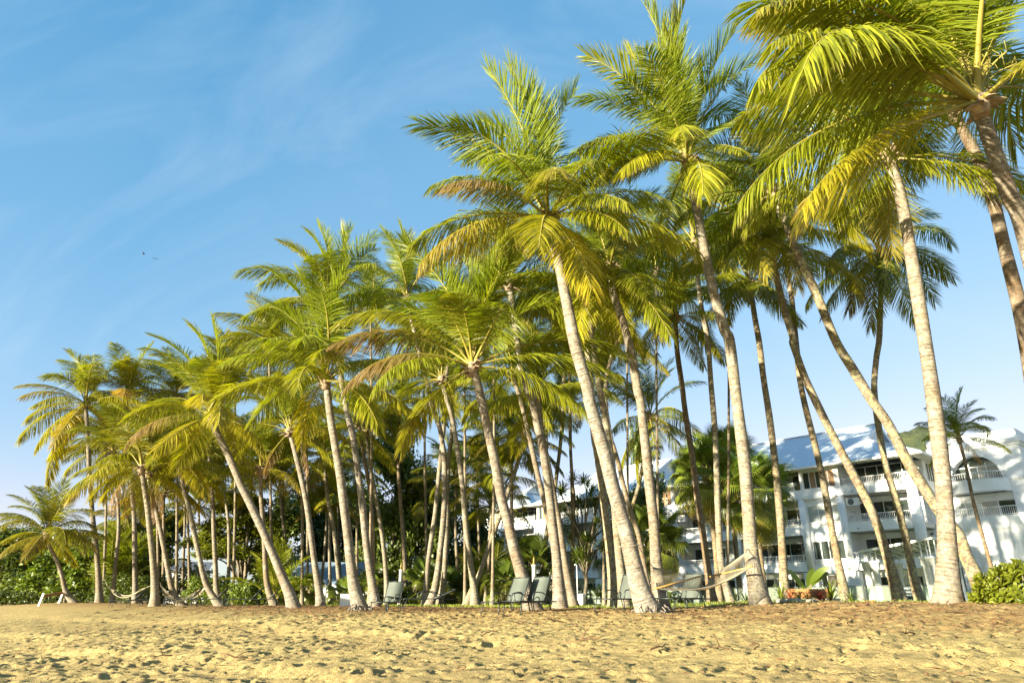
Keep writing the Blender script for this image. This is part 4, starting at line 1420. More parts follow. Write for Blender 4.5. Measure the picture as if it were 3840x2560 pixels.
palm('brown palm curving left between big spotted palm and tall smooth palm', 38, 22, px('T4', (985, 1480), (960, 1250), (910, 950), (870, 770), (830, 600), (790, 430), (740, 200), (690, 0)), (1927, 1420), 4.5, 16, 35, 0.05, 0.35)
palm('slim mossy palm beginning behind the white lamp post, leaning right', 48, 16, px('T4', (800, 1400), (850, 1200), (885, 960), (930, 720), (955, 550), (985, 300), (1005, 0)), (2116, 1300), 4.3, 16, 36, 0.4, 0.3, tone=0.8)
palm('thin dark straight palm before the screw pine', 48, 14, px('T4', (1085, 1400), (1065, 1200), (1080, 900), (1070, 600), (1055, 300), (1053, 0)), (2135, 1275), 4.3, 16, 37, 0.15, 0.5, tone=0.8)
palm('mossy palm with swollen foot left of the hammock palm', 30, 28, px('T5', (400, 1490), (385, 1300), (355, 1020), (330, 800), (300, 580), (270, 380), (250, 250)) + [(2215, 1438), (2202, 1310), (2189, 1198)], (2182, 1110), 4.6, 18, 38, 0.45, 0.2)
palm('biggest middle palm, thick grey leaning trunk tied to the hammock', 20, 50, px('T5', (670, 1540), (590, 1380), (530, 1150), (480, 950), (430, 780), (380, 600), (330, 400), (270, 200), (215, 0)) + px('U2', (200, 1280), (120, 1000), (70, 750), (30, 550), (0, 400)) + [(2072, 892)], (2055, 818), 5.0, 5, 39, 0.0, 0.0,
     [(1569, 506), (1630, 682), (1538, 873), (1584, 958, A), (1821, 299), (1798, 414), (1898, 284), (2150, 299), (1890, 555, A), (2265, 613), (2510, 560), (2610, 950, A), (2495, 736), (1990, 920, A), (2189, 1080, A), (2040, 330), (2060, 640, A), (1720, 590), (2380, 880), (1684, 690, A, 'brown'), (2330, 760, A), (1860, 990)], roots=True)
palm('mossy palm behind the hammock rope with crown below the biggest crown', 29, 27, px('T5', (475, 1430), (450, 1250), (420, 1000), (405, 800), (395, 600), (375, 420), (345, 220), (315, 30)) + [(2248, 1453), (2230, 1336), (2215, 1234)], (2200, 1120), 4.6, 18, 40, 0.3, 0.15)
palm('brown palm slanting behind the thick grey hammock palm', 40, 19, px('T5', (665, 1330), (620, 1170), (580, 1000), (530, 850), (480, 680), (430, 470), (390, 330), (375, 280)) + [(2270, 1500), (2278, 1400), (2302, 1310)], (2320, 1262), 4.3, 16, 41, 0.1, 0.45, tone=0.75)
palm('dark open crowned palm before the white gabled roof', 44, 16, px('T5', (400, 1330), (430, 1150), (500, 900), (545, 740), (585, 600), (620, 400), (650, 220)), (2438, 1562), 4.7, 6, 42, 0.2, 0.4,
     [(2282, 1615), (2325, 1780), (2390, 1800), (2448, 1715), (2544, 1640), (2590, 1762), (2660, 1650), (2630, 1435), (2265, 1475), (2432, 1320), (2520, 1350), (2590, 1560, A), (2350, 1440)], tone=0.75)
palm('straight pale palm at the near end of the hammock net', 24, 36, px('T5', (745, 1470), (720, 1300), (705, 1150), (690, 900), (660, 650), (635, 400), (610, 180), (590, 0)) + px('U2', (570, 1300), (530, 1050), (480, 850), (430, 700), (385, 560)), (2285, 1008), 4.7, 12, 43, 0.05, 0.2,
     [(2202, 830, B), (2365, 912, A), (2574, 1014), (2498, 1259, A), (2284, 870, B), (2410, 1100, A), (2170, 1090), (2150, 1250)])
palm('brown trunked palm standing behind the hammock net', 34, 24, px('T5', (1125, 1500), (1105, 1380), (1085, 1230), (1060, 1050), (1030, 850), (1000, 650), (970, 400), (930, 150), (910, 0)) + px('U2', (900, 1280), (860, 1000)), (2532, 1188), 4.6, 8, 44, 0.05, 0.6,
     [(2758, 1218), (2717, 1356), (2610, 1376), (2457, 1126), (2539, 1060), (2687, 1116), (2483, 1249), (2440, 1290), (2400, 1180), (2620, 1060), (2690, 1290)], tone=0.78)
palm('slim pale palm between the hammock net and its right palm', 30, 22, [(2743, 2266), (2707, 2137), (2693, 1923), (2682, 1637), (2668, 1459), (2654, 1280), (2630, 1150), (2612, 1000)], (2606, 910), 4.6, 16, 45, 0.3, 0.15)
palm('pale spotted palm holding the right end of the hammock, tallest upright crown', 22, 42, px('C4', (215, 1385), (190, 1270), (165, 1100), (150, 900), (130, 650), (105, 450), (80, 250), (50, 0)) + [(2715, 1230), (2672, 1080), (2640, 930), (2608, 765), (2592, 680)], (2578, 605), 5.0, 6, 46, 0.15, 0.1,
     [(2205, 189), (2419, 36), (2358, 179), (2572, 10, B), (2644, 204), (2761, 102), (2827, 219), (2170, 395), (2180, 640, A), (2205, 714, A), (2776, 459), (2756, 561), (2710, 714, A), (2205, 510), (2585, 490, A), (2300, 330), (2450, 200, A), (2680, 330), (2560, 160, A), (2390, 620, A)], dead=0)
palm('brown mossy palm left of the timber sign', 32, 26, px('C4', (340, 1370), (335, 1250), (325, 1050), (310, 850), (290, 650), (260, 400), (230, 200), (205, 0)) + [(2832, 1200)], (2810, 1060), 4.4, 10, 47, 0.35, 0.45,
     [(2724, 1131), (2930, 1183), (2660, 1085), (2700, 1200, A), (2900, 1130)], tone=0.85)
palm('slim mossy palm right of the timber sign', 33, 24, px('C4', (665, 1375), (630, 1200), (590, 1000), (545, 750), (500, 550), (450, 350), (420, 200), (405, 60)) + [(2970, 1130), (2957, 1040)], (2950, 975), 4.2, 14, 48, 0.35, 0.45, dead=2, tone=0.9)
palm('curving palm behind the property board with pale cut stalks in its crown', 27, 30, px('C4', (950, 1370), (900, 1200), (840, 1000), (780, 850), (690, 680), (600, 510), (520, 350), (450, 200), (400, 60), (380, 0)) + px('U3', (830, 1350), (770, 1150), (720, 950), (690, 800)), (2886, 893), 4.7, 8, 49, 0.5, 0.4,
     [(2649, 833), (2626, 1005), (2700, 1016, A), (2821, 827), (3183, 793), (3102, 879), (3217, 936), (3217, 1039, A), (3016, 1074, A), (2740, 800), (2900, 760, A), (2980, 830), (2830, 1050, A)], sh=1.2)
palm('palm slanting diagonally across the hotel balconies, foot behind the thickest palm', 24, 37, [(3700, 2259)] + px('C4', (1350, 1250), (1290, 1120), (1250, 1010), (1160, 900), (1080, 780), (980, 620), (880, 430), (790, 300), (700, 150), (610, 0)) + px('U3', (1000, 1100), (900, 880), (820, 700), (760, 550)), (2897, 718), 5.0, 20, 50, 0.55, 0.35)
palm('dark palm with open starry crown against the sky above the hotel', 30, 24, px('C4', (1060, 1370), (1020, 1250), (980, 1050), (930, 850), (870, 650), (830, 430), (810, 250), (820, 100), (835, 0)) + [(3300, 1200), (3303, 1062)], (3299, 947), 4.7, 6, 51, 0.6, 0.35,
     [(3149, 865), (3222, 710), (3337, 702), (3500, 784), (3598, 906), (3606, 1020), (3541, 1110), (3427, 1217), (3288, 1225, A), (3231, 1159, A), (3116, 1168), (3165, 1127), (3120, 1000), (3280, 680), (3400, 820), (3340, 1100, A)], tone=0.75)
palm('thickest pale palm with swollen foot, standing before the pergola', 18, 53, px('C4', (1190, 1378), (1195, 1200), (1190, 1000), (1170, 700), (1140, 450), (1110, 230), (1075, 0)) + px('C5', (890, 1250), (850, 1000), (815, 850)), (3330, 590), 5.0, 18, 52, 0.1, 0.2, flare=1.0)
palm('slim foxtail palm in front of the arched balcony window', 38, 14, px('C4', (1430, 1180), (1400, 1080), (1340, 880), (1290, 650)), px('C4', (1255, 510))[0], 2.7, 5, 53, 0.1, 0.6,
     px('C4', (1450, 400), (1440, 490), (1390, 350), (1260, 255), (1190, 290), (1025, 430), (1070, 350), (1065, 510), (1130, 400), (1330, 450)), group='palms by the hotel', dead=1, tone=0.95, sh=0.7, spear=False)
palm('nearest palm, huge yellow stalked crown filling the top corner', 11.8, 66, px('C5', (1396, 1060), (1330, 900), (1260, 700), (1205, 540)), px('C5', (1185, 470))[0], 5.9, 7, 54, 0.0, 0.2,
     [(2782, 40), (2773, 122), (2863, 188), (2757, 523), (2806, 702), (2978, 825, A), (2765, 384), (3360, -160, B), (3640, -500), (3980, -120, B), (4300, 250), (4200, 560, B), (3000, -60), (3560, -300, B), (3900, 500, B), (2890, 330), (3340, -330, B), (4150, -300)],
     dy=-0.3, ext=[(4080, 2250), (4060, 1900), (3990, 1500)], sh=0.95, lo=5)
palm('second palm at the top corner, darker trunk behind the nearest palm', 17.5, 49, px('C5', (1395, 1520), (1360, 1350), (1310, 1150), (1250, 900), (1180, 720), (1110, 590)), (3575, 420), 5.0, 16, 55, 0.0, 0.5, dy=-0.5, ext=[(3960, 2255), (3930, 1900), (3890, 1560)])

# ------------------------------------------------------------------ broadleaf trees, hedges
def leaf_cloud(name, lobes, n, size, seed, material, flat=0.0, shell=0.55, up=0.5):
    """many leaves through the volume of some lobes (cx, cy, cz, rx, ry, rz)"""
    rs = np.random.RandomState(seed)
    lob = np.array(lobes, dtype=float)
    vol = lob[:, 3] * lob[:, 4] * lob[:, 5]
    pick = rs.choice(len(lob), n, p=vol ** 0.8 / (vol ** 0.8).sum())
    l = lob[pick]
    d = nrm(rs.normal(0, 1, (n, 3)))
    r = shell + (1 - shell) * rs.rand(n)
    # small clumps: pull towards random sprig centres
    pos = l[:, :3] + d * l[:, 3:] * r[:, None]
    nc = max(8, n // 26)
    cen = pos[rs.choice(n, nc)]
    ci = rs.randint(0, nc, n)
    same = np.linalg.norm(cen[ci] - pos, axis=1) < lob[:, 3:].mean() * 1.1
    f = np.where(same, rs.uniform(0.55, 0.93, n), rs.uniform(0, 0.2, n))[:, None]
    pos = pos * (1 - f) + cen[ci] * f
    crand = rs.rand(nc)[ci]
    nor = nrm(d * 0.8 + np.array([0, 0, up]) + rs.normal(0, 0.55, (n, 3)))
    ax = nrm(np.cross(nor, rs.normal(0, 1, (n, 3))))
    bx = np.cross(nor, ax)
    s = size * rs.uniform(0.6, 1.35, n)[:, None]
    droop = -0.18 * s * np.array([0, 0, 1.0])
    v = np.stack([pos - ax * s, pos - bx * s * 0.45, pos + ax * s + droop, pos + bx * s * 0.45], 1).reshape(-1, 3)
    b = np.arange(n)[:, None] * 4
    fc = np.concatenate([b + np.array([[0, 1, 3]]), b + np.array([[1, 2, 3]])], 0)
    t = np.clip(0.65 * crand + 0.35 * rs.rand(n), 0, 1)
    tint_ = np.stack([np.repeat(t, 4), np.tile([0, .5, 1, .5], n), np.full(4 * n, 0.3), np.ones(4 * n)], -1)
    return np_mesh(name, v, fc, [material], False, att={'tint': tint_})


def limbs(spec, r0, seed):
    rnd = random.Random(seed)
    m = MB()
    for pts, ra, rb_ in spec:
        pts = [Vector(p) for p in pts]
        path = spline(pts, 0.5)
        path = [p + Vector((rnd.uniform(-.04, .04), rnd.uniform(-.04, .04), 0)) for p in path]
        k = len(path)
        m.tube(path, [ra + (rb_ - ra) * i / (k - 1) for i in range(k)], 8)
    o = m.build('trunk', M['wood_bark'])
    d = o.data
    bpy.data.objects.remove(o)
    return d


def random_lobes(seed, W_, H, n, z0, flat=1.0):
    rnd = random.Random(seed)
    out = []
    for i in range(n):
        a = rnd.uniform(0, 2 * PI)
        zz = rnd.uniform(0, 1)
        rr = W_ * 0.5 * (1 - 0.55 * zz ** 2) * math.sqrt(rnd.random()) * 0.85
        s = W_ * rnd.uniform(0.15, 0.26)
        out.append((rr * math.cos(a), rr * math.sin(a), z0 + zz * (H - z0) * 0.88, s, s, s * 0.75 * flat))
    return out


def tree_proto(seed, W_, H, z0, nl, nleaf, size, material, flat=1.0):
    lob = random_lobes(seed, W_, H, nl, z0, flat)
    crown = leaf_cloud('crown', lob, nleaf, size, seed, material, shell=0.35)
    sp = [([(0, 0, -0.2), (0.1, 0.05, z0 * 0.6), (0.2, -0.1, H * 0.55), (0.1, 0, H * 0.85)], 0.03 * H, 0.03)]
    for l in lob[::2]:
        sp.append(([(0.1, 0.0, z0 * 0.5 + 0.2 * l[2]), (l[0] * .5, l[1] * .5, l[2] * .7), l[:3]], 0.012 * H, 0.02))
    return crown, limbs(sp, 0.2, seed)


TP = [tree_proto(40, 7.0, 7.5, 1.0, 16, 8500, 0.17, M['leaf']),
      tree_proto(41, 6.0, 9.0, 1.5, 16, 8500, 0.16, M['leaf']),
      tree_proto(42, 8.0, 6.5, 0.6, 18, 9000, 0.18, M['leaf'])]


def tree(label, x, Y, top, width, kind, rz=0.0, tone=1.0, group='leafy trees behind the palms', name='broadleaf_tree'):
    """x and top in photograph pixels, width in metres"""
    b = W(x, 2250, Y)
    h = W(x, top, Y).z * 1.32
    g = gz(b.x, b.y)
    t = thing(name, label, 'tree', (b.x, b.y, g), rz, group)
    cr, tr = TP[kind]
    H0, W0 = ((7.5, 7.0), (9.0, 6.0), (6.5, 8.0))[kind]
    sc = (width / W0, width / W0, (h - g) / H0)
    c = link('crown', cr, t); c.scale = sc
    c.color = (tone * 1.35, tone * 1.35, tone * 1.35, 1)  # leaf colour lifted in place of fill light; low tone paints the shade
    u = link('trunk', tr, t); u.scale = sc
    return t


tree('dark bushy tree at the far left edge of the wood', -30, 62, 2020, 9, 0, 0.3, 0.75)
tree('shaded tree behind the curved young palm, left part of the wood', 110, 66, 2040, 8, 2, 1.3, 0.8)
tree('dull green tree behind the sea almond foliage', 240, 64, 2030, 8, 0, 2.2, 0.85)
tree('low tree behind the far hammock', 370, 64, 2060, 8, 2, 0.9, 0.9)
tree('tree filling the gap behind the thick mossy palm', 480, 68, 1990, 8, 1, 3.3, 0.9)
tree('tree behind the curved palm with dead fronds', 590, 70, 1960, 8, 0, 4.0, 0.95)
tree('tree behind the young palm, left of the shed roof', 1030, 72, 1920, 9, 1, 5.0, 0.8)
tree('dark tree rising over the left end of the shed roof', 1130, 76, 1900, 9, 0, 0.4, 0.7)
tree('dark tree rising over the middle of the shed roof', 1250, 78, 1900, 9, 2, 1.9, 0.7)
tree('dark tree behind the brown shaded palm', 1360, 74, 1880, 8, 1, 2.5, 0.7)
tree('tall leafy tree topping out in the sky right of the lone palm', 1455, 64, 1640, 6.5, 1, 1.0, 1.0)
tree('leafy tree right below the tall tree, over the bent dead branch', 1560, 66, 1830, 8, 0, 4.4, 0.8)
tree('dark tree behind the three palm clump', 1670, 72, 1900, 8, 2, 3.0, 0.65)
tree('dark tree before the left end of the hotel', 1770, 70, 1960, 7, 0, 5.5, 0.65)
tree('green tree half hidden below the second white gable', 2465, 62, 1830, 4.5, 1, 0.2, 0.8, 'leafy trees by the hotel')
tree('green treetop behind the second hotel roof', 2440, 100, 1690, 7, 0, 0.2, 0.8, 'leafy trees by the hotel')

# sea almond with big leaves
b = W(215, 2255, 50)
t = thing('sea_almond_tree', 'sea almond tree with large glossy leaves behind the white barrier posts', 'tree', (b.x, b.y, gz(b.x, b.y)), 0)
lb = random.Random(9)
lobs = [(lb.uniform(-2.3, 2.4), lb.uniform(-1.2, 1.2), 0.7 + i * 0.19, 1.0, 0.9, 0.26) for i in range(13)] + [(-0.8, 0.3, 3.5, 1.5, 1.0, 0.3), (1.2, 0, 3.2, 1.2, 1, 0.3), (1.6, 0.1, 4.0, 1.0, 0.8, 0.25)]
link('crown', leaf_cloud('crown', lobs, 4200, 0.16, 9, M['leaf'], shell=0.3, up=0.9), t).color = (1.35, 1.45, 1.0, 1)
link('trunk', limbs([([(0.6, 0, -.2), (0.3, 0, 1.2), (-0.4, 0.1, 2.4), (-0.9, 0.2, 3.4)], .11, .03)] + [([(0.3, 0, 1.0), (l[0] * .5, l[1] * .5, l[2] * .9), l[:3]], .05, .015) for l in lobs[::2]], .1, 4), t)

# lime green shade tree with tiers of foliage
b = W(900, 2255, 60)
t = thing('shade_tree', 'lime green spreading shade tree with tiered foliage and forked branches', 'tree', (b.x, b.y, gz(b.x, b.y)), 0)
lb = random.Random(12)
lobs = []
for i in range(44):
    zz = lb.random()
    wd = 5.2 * (1 - 0.7 * zz ** 1.6)
    a = lb.uniform(0, 2 * PI); rr = math.sqrt(lb.random()) * wd
    lobs.append((-1.2 + rr * math.cos(a), rr * 0.7 * math.sin(a), 3.4 + zz * 5.6, lb.uniform(0.9, 1.5), lb.uniform(0.8, 1.2), 0.33))
link('crown', leaf_cloud('crown', lobs, 42000, 0.135, 12, M['leaf_lime'], shell=0.2, up=1.2), t)
link('trunk', limbs([([(0.4, 0, -.2), (0.2, 0, 1.0), (-0.3, 0, 2.2), (-1.0, 0, 4.6)], .26, .08)] + [([(0.1, 0, 1.0 + 0.04 * i), (l[0] * .45, l[1] * .45, 2.0 + .3 * l[2]), l[:3]], .1, .025) for i, l in enumerate(lobs[::3])], .2, 6), t)


# hedges and shrubs
def hedge(label, pts, Y0, Y1, h, seed, mat_='leaf', tone=1.0, n=3800, size=0.10, name='hedge', d=1.4, group='clipped hedges behind the palms'):
    """runs between two photograph columns"""
    a, b = W(pts[0], 2255, Y0), W(pts[1], 2255, Y1)
    a.z = gz(a.x, a.y); b.z = gz(b.x, b.y)
    t = thing(name, label, 'hedge' if name == 'hedge' else 'shrub', a.lerp(b, .5), 0, group)
    rnd = random.Random(seed)
    L = (b - a).length
    k = max(3, int(L / 0.8))
    lob = []
    for i in range(k):
        p = (b - a) * ((i + .5) / k - .5)
        for z in (0.3, 0.72):
            lob.append((p.x + rnd.uniform(-.3, .3), p.y + rnd.uniform(-.3, .3), h * z, 0.75, d * 0.5, h * 0.36 * rnd.uniform(.8, 1.15)))
    o = link('foliage', leaf_cloud('foliage', lob, n, size, seed, M[mat_], shell=0.45), t)
    o.color = (tone, tone, tone, 1)  # tone paints sunlight on bright hedges and shade on dark ones
    st = MB()
    for i in range(k):
        p = (b - a) * ((i + .5) / k - .5)
        st.tube([(p.x, p.y, -.1), (p.x + .1, p.y, h * .35), (p.x - .1, p.y + .1, h * .7)], [.04, .03, .015], 5)
    st.build('stem', M['wood_bark'], t, kind=None)
    return t


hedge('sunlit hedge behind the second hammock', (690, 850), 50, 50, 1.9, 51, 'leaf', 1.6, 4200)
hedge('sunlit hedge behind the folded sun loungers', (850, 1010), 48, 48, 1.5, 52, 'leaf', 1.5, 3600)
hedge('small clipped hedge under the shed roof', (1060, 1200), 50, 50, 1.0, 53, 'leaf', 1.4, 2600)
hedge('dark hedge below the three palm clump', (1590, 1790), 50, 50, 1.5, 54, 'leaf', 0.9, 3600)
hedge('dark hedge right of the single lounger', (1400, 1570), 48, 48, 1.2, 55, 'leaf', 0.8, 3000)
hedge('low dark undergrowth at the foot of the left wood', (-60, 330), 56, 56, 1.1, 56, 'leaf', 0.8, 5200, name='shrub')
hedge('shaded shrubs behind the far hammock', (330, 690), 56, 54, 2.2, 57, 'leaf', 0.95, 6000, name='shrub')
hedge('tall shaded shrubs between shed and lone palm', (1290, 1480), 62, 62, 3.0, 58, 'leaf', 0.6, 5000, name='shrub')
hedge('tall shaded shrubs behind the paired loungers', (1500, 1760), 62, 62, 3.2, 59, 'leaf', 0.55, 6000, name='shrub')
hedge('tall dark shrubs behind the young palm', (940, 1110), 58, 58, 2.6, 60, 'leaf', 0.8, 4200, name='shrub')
hedge('low shrubs along the glass fence', (2250, 2560), 52, 48, 0.9, 61, 'leaf', 0.9, 3000, name='shrub')


# fan palms
def fan_leaf_mesh(seed, hang):
    rs = random.Random(seed)
    V, Fc, T_, MI = [], [], [], []
    # petiole
    k = 0
    def tri(a, b, c, mi, tt):
        nonlocal k
        V.extend([a, b, c]); Fc.append((k, k + 1, k + 2)); k += 3; MI.append(mi); T_.extend(tt)
    pl = 1.0
    for i in range(6):
        x0, x1 = pl * i / 6, pl * (i + 1) / 6
        z0, z1 = 0.12 * math.sin(PI * i / 6), 0.12 * math.sin(PI * (i + 1) / 6)
        w = 0.014
        q = [(x0, -w, z0), (x0, w, z0), (x1, w, z1), (x1, -w, z1)]
        tri(q[0], q[1], q[2], 1, [(.5, 0, 0, 1)] * 3); tri(q[0], q[2], q[3], 1, [(.5, 0, 0, 1)] * 3)
    n = 40
    for i in range(n):
        a = R(-132 + 264 * (i + .5) / n)
        da = R(264 / n) * 0.52
        r1, r2, r3 = 0.5, 0.78 + rs.uniform(-.04, .04), 1.02 * (1 - 0.22 * abs(a) / 2.3) + rs.uniform(-.05, .05)
        fold = 0.015
        r = rs.uniform(.2, .9)

        def pt(rad, an, dz=0.0):
            h = -hang * max(0, rad - 0.45) ** 2 * 1.9
            sx = 0.55 * hang * max(0, rad - 0.45) ** 2
            return (pl + (rad - sx) * math.cos(an), (rad - sx) * math.sin(an), dz + h + 0.10 * rad * (1 - abs(math.sin(an))))
        c = pt(0.02, a)
        A1, B1, C1 = pt(r1, a - da), pt(r1, a + da), pt(r1, a, fold)
        A2, B2 = pt(r2, a - da * .42), pt(r2, a + da * .42)
        Tp = pt(r3, a + rs.uniform(-.03, .03))
        g0, g1, g2, g3 = (r, 0, .5, 1), (r, .4, .6, 1), (r, .7, .8, 1), (r, 1, 1, 1)
        tri(c, A1, C1, 0, [g0, g1, g1]); tri(c, C1, B1, 0, [g0, g1, g1])
        tri(A1, A2, C1, 0, [g1, g2, g1]); tri(C1, A2, B2, 0, [g1, g2, g2]); tri(C1, B2, B1, 0, [g1, g2, g1])
        tri(A2, Tp, B2, 0, [g2, g3, g2])
    return np_mesh('fan_leaf', np.array(V), np.array(Fc), [M['fan'], M['rib']], False, np.array(MI), {'tint': np.array(T_)})


FAN = [fan_leaf_mesh(s, h) for s, h in ((1, 0.35), (2, 0.8), (3, 1.5), (4, 1.9))]


def fan_palm(label, x, ybase, ytop, Y, size, n, seed, tone=1.0, group='fan palms before the hotel', trunk=0.14, lo=-55):
    rnd = random.Random(seed)
    b = W(x, ybase, Y)
    g = gz(b.x, b.y)
    h = W(x, ytop, Y).z - g - size * 0.9
    t = thing('fan_palm', label, 'palm tree', (b.x, b.y, g), 0, group)
    if h > 0.3:
        me = trunk_mesh([Vector((0, 0, -.1)), Vector((.05, 0, h * .5)), Vector((.0, .05, h))], trunk, 0.3, rnd, 0.12, 8, False)
        o = link('trunk', me, t); o.color = (0.3, 0.6, 0.5, 1)
    else:
        h = max(h, 0.15)
    for i in range(n):
        f = (i + .5) / n
        a = i * 2.39996 + seed
        el = R(82 + (lo - 82) * f + rnd.uniform(-9, 9))
        d = Vector((math.cos(a) * math.cos(el), math.sin(a) * math.cos(el), math.sin(el)))
        mx, _ = frond_matrix(Vector((0, 0, h)), Vector((0, 0, h)) + d, R(rnd.uniform(-25, 25)), rnd)
        fo = link('fan_leaf', FAN[min(3, int(f * 4))], t)
        s = size * rnd.uniform(.42, .56)
        fo.matrix_local = mx @ Matrix.Diagonal((s, s, s, 1))
        q = tone * rnd.uniform(.8, 1.2)
        fo.color = (q * (0.85 + .35 * f), q, q, 1) if (f < .93 or rnd.random() < .4) else (1.5 * q, 1.0 * q, 1.4 * q, 1)
    return t


fan_palm('biggest lime fan palm before the hotel facade, left of its centre', 2700, 2262, 1640, 42, 2.9, 36, 5, 1.15, trunk=.17)
fan_palm('lime fan palm with hanging yellow leaves left of the slanting palm', 2870, 2262, 1690, 40, 2.9, 40, 6, 1.2, trunk=.17, lo=-70)
fan_palm('second fan palm of the lime pair, behind the brown mossy palm', 2780, 2262, 1590, 47, 3.0, 34, 7, 1.0, trunk=.17)
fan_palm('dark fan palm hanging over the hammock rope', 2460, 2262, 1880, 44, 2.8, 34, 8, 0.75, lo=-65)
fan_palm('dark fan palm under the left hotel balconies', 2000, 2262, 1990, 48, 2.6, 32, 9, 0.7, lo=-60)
fan_palm('lower dark fan palm left of the white lamp post', 1900, 2262, 2080, 46, 2.1, 24, 10, 0.8)
fan_palm('small fan palm at the feet of the three palm clump', 1590, 2262, 2085, 48, 1.9, 22, 11, 0.9, 'small fan palms in the undergrowth')
fan_palm('small fan palm left of the pale mossy palm', 1690, 2262, 2120, 50, 1.8, 22, 12, 0.75, 'small fan palms in the undergrowth')
fan_palm('small round fan palm before the shed roof', 1156, 2262, 2140, 49, 1.3, 18, 13, 1.0, 'small fan palms in the undergrowth')
fan_palm('spiky fan palm right of the shed before the big ringed palm', 1300, 2262, 2150, 46, 1.7, 22, 14, 0.9, 'small fan palms in the undergrowth')
fan_palm('fan palm between lone palm and slim pale palm', 1410, 2262, 2110, 56, 1.9, 22, 15, 0.7, 'small fan palms in the undergrowth')
fan_palm('yellowing fan palm left of the big shed post', 1075, 2262, 2150, 50, 1.4, 16, 16, 1.2, 'small fan palms in the undergrowth')
fan_palm('fan palm at the left edge of the second white hotel wall', 2330, 2262, 1990, 52, 2.2, 26, 17, 0.6)


def young_palm(label, x, Y, L, seed, tone=1.0, lo=8):
    """a coconut without a trunk yet"""
    rnd = random.Random(seed)
    b = W(x, 2255, Y)
    t = thing('young_palm', label, 'palm', (b.x, b.y, gz(b.x, b.y)), 0, 'young palms in the undergrowth')
    for i in range(11):
        f = (i + .5) / 11
        a = i * 2.4 + seed
        el = R(86 + (lo - 86) * f)
        d = Vector((math.cos(a) * math.cos(el), math.sin(a) * math.cos(el), math.sin(el)))
        E = math.degrees(el)
        ci = min(range(6), key=lambda j: abs(CLS[j][0] - E))
        me, ch = FR[ci][rnd.randrange(4)]
        mx, ln = frond_matrix(Vector((0, 0, .1)), Vector((0, 0, .1)) + d * L * rnd.uniform(.8, 1), 0, rnd)
        fo = link('frond', me, t)
        fo.matrix_local = mx @ Matrix.Diagonal((ln / ch, L, L, 1))
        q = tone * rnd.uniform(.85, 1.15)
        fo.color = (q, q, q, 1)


young_palm('young palm with yellow green fronds left of the shed roof', 1030, 46, 4.0, 3, 1.1)
young_palm('young palm rising behind the tall straight outermost palm', 395, 58, 7.0, 4, 0.85, 25)
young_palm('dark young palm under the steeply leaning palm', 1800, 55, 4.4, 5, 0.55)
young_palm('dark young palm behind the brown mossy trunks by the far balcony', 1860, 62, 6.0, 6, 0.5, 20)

# more palms that close the grove behind, most with shade put into the frond colour
back_p = [('shaded palm far back between the tall straight palm and the hammock', 470, 66, 1960, 4.0), ('shaded palm far back behind the curved foot', 745, 68, 1900, 4.2), ('shaded palm far back behind the far left leaning palm', 905, 70, 1840, 4.2),
          ('shaded palm far back left of the big ringed palm', 1265, 66, 1830, 4.4), ('shaded palm far back right of the big ringed palm', 1335, 60, 1750, 4.4), ('shaded palm far back behind the lone palm', 1580, 64, 1860, 4.4),
          ('shaded palm far back right of the pale mossy palm', 1790, 62, 1760, 4.4), ('shaded palm far back above the paired loungers', 1840, 58, 1900, 4.2), ('shaded palm far back behind brown curving palm', 2050, 60, 1560, 4.4),
          ('shaded palm far back between the thin dark palms', 2140, 56, 1520, 4.0), ('shaded palm far back behind the biggest middle crown', 2260, 48, 1430, 4.4), ('shaded palm far back behind the upright pale palm', 690, 64, 1800, 4.4),
          ('shaded palm far back behind the pale leaning palm', 1060, 62, 1790, 4.4), ('shaded palm far back behind the tall smooth left palm', 1150, 56, 1640, 4.4),
          ('palm behind the top of the outermost crown', 395, 56, 1640, 4.8), ('palm filling the grove behind the thick mossy palm', 585, 54, 1600, 4.8), ('palm filling the grove left of the far left leaning crown', 660, 52, 1480, 4.8),
          ('palm behind the far left leaning crown', 880, 50, 1420, 4.8), ('palm with crown between leaning palm and big ringed palm', 1010, 48, 1300, 4.8), ('palm behind the big ringed crown', 1130, 46, 1330, 4.8),
          ('palm with crown right of the highest left crown', 1390, 44, 1180, 4.8), ('palm behind the lone palm crown', 1590, 50, 1330, 4.8), ('palm behind the big spotted crown', 1740, 44, 1190, 4.8), ('palm in the crowd left of the biggest middle crown', 1850, 38, 1130, 4.8),
          ('palm behind the pale tall upright crown', 2460, 36, 1010, 4.6), ('palm in the crowd right of the biggest middle crown', 2350, 42, 1150, 4.6), ('palm behind the diagonal palm crown', 2730, 34, 800, 4.6), ('palm filling the gap under the young tall crowns', 700, 58, 1680, 4.6), ('palm at the back between the two curved palms', 900, 60, 1690, 4.6)]
for i, (lb_, x, Y, y, L) in enumerate(back_p):
    palm(lb_, Y, 10, [(x + 14 - (i % 3) * 9, 2250), (x + 10 - (i % 3) * 6, 2120), (x + 3, (y + 2120) / 2)], (x, y), L, 18, 80 + i, 0.2, 0.4, tone=0.72 if i < 14 else 0.95, group='shaded palms at the back of the grove', dy=0)

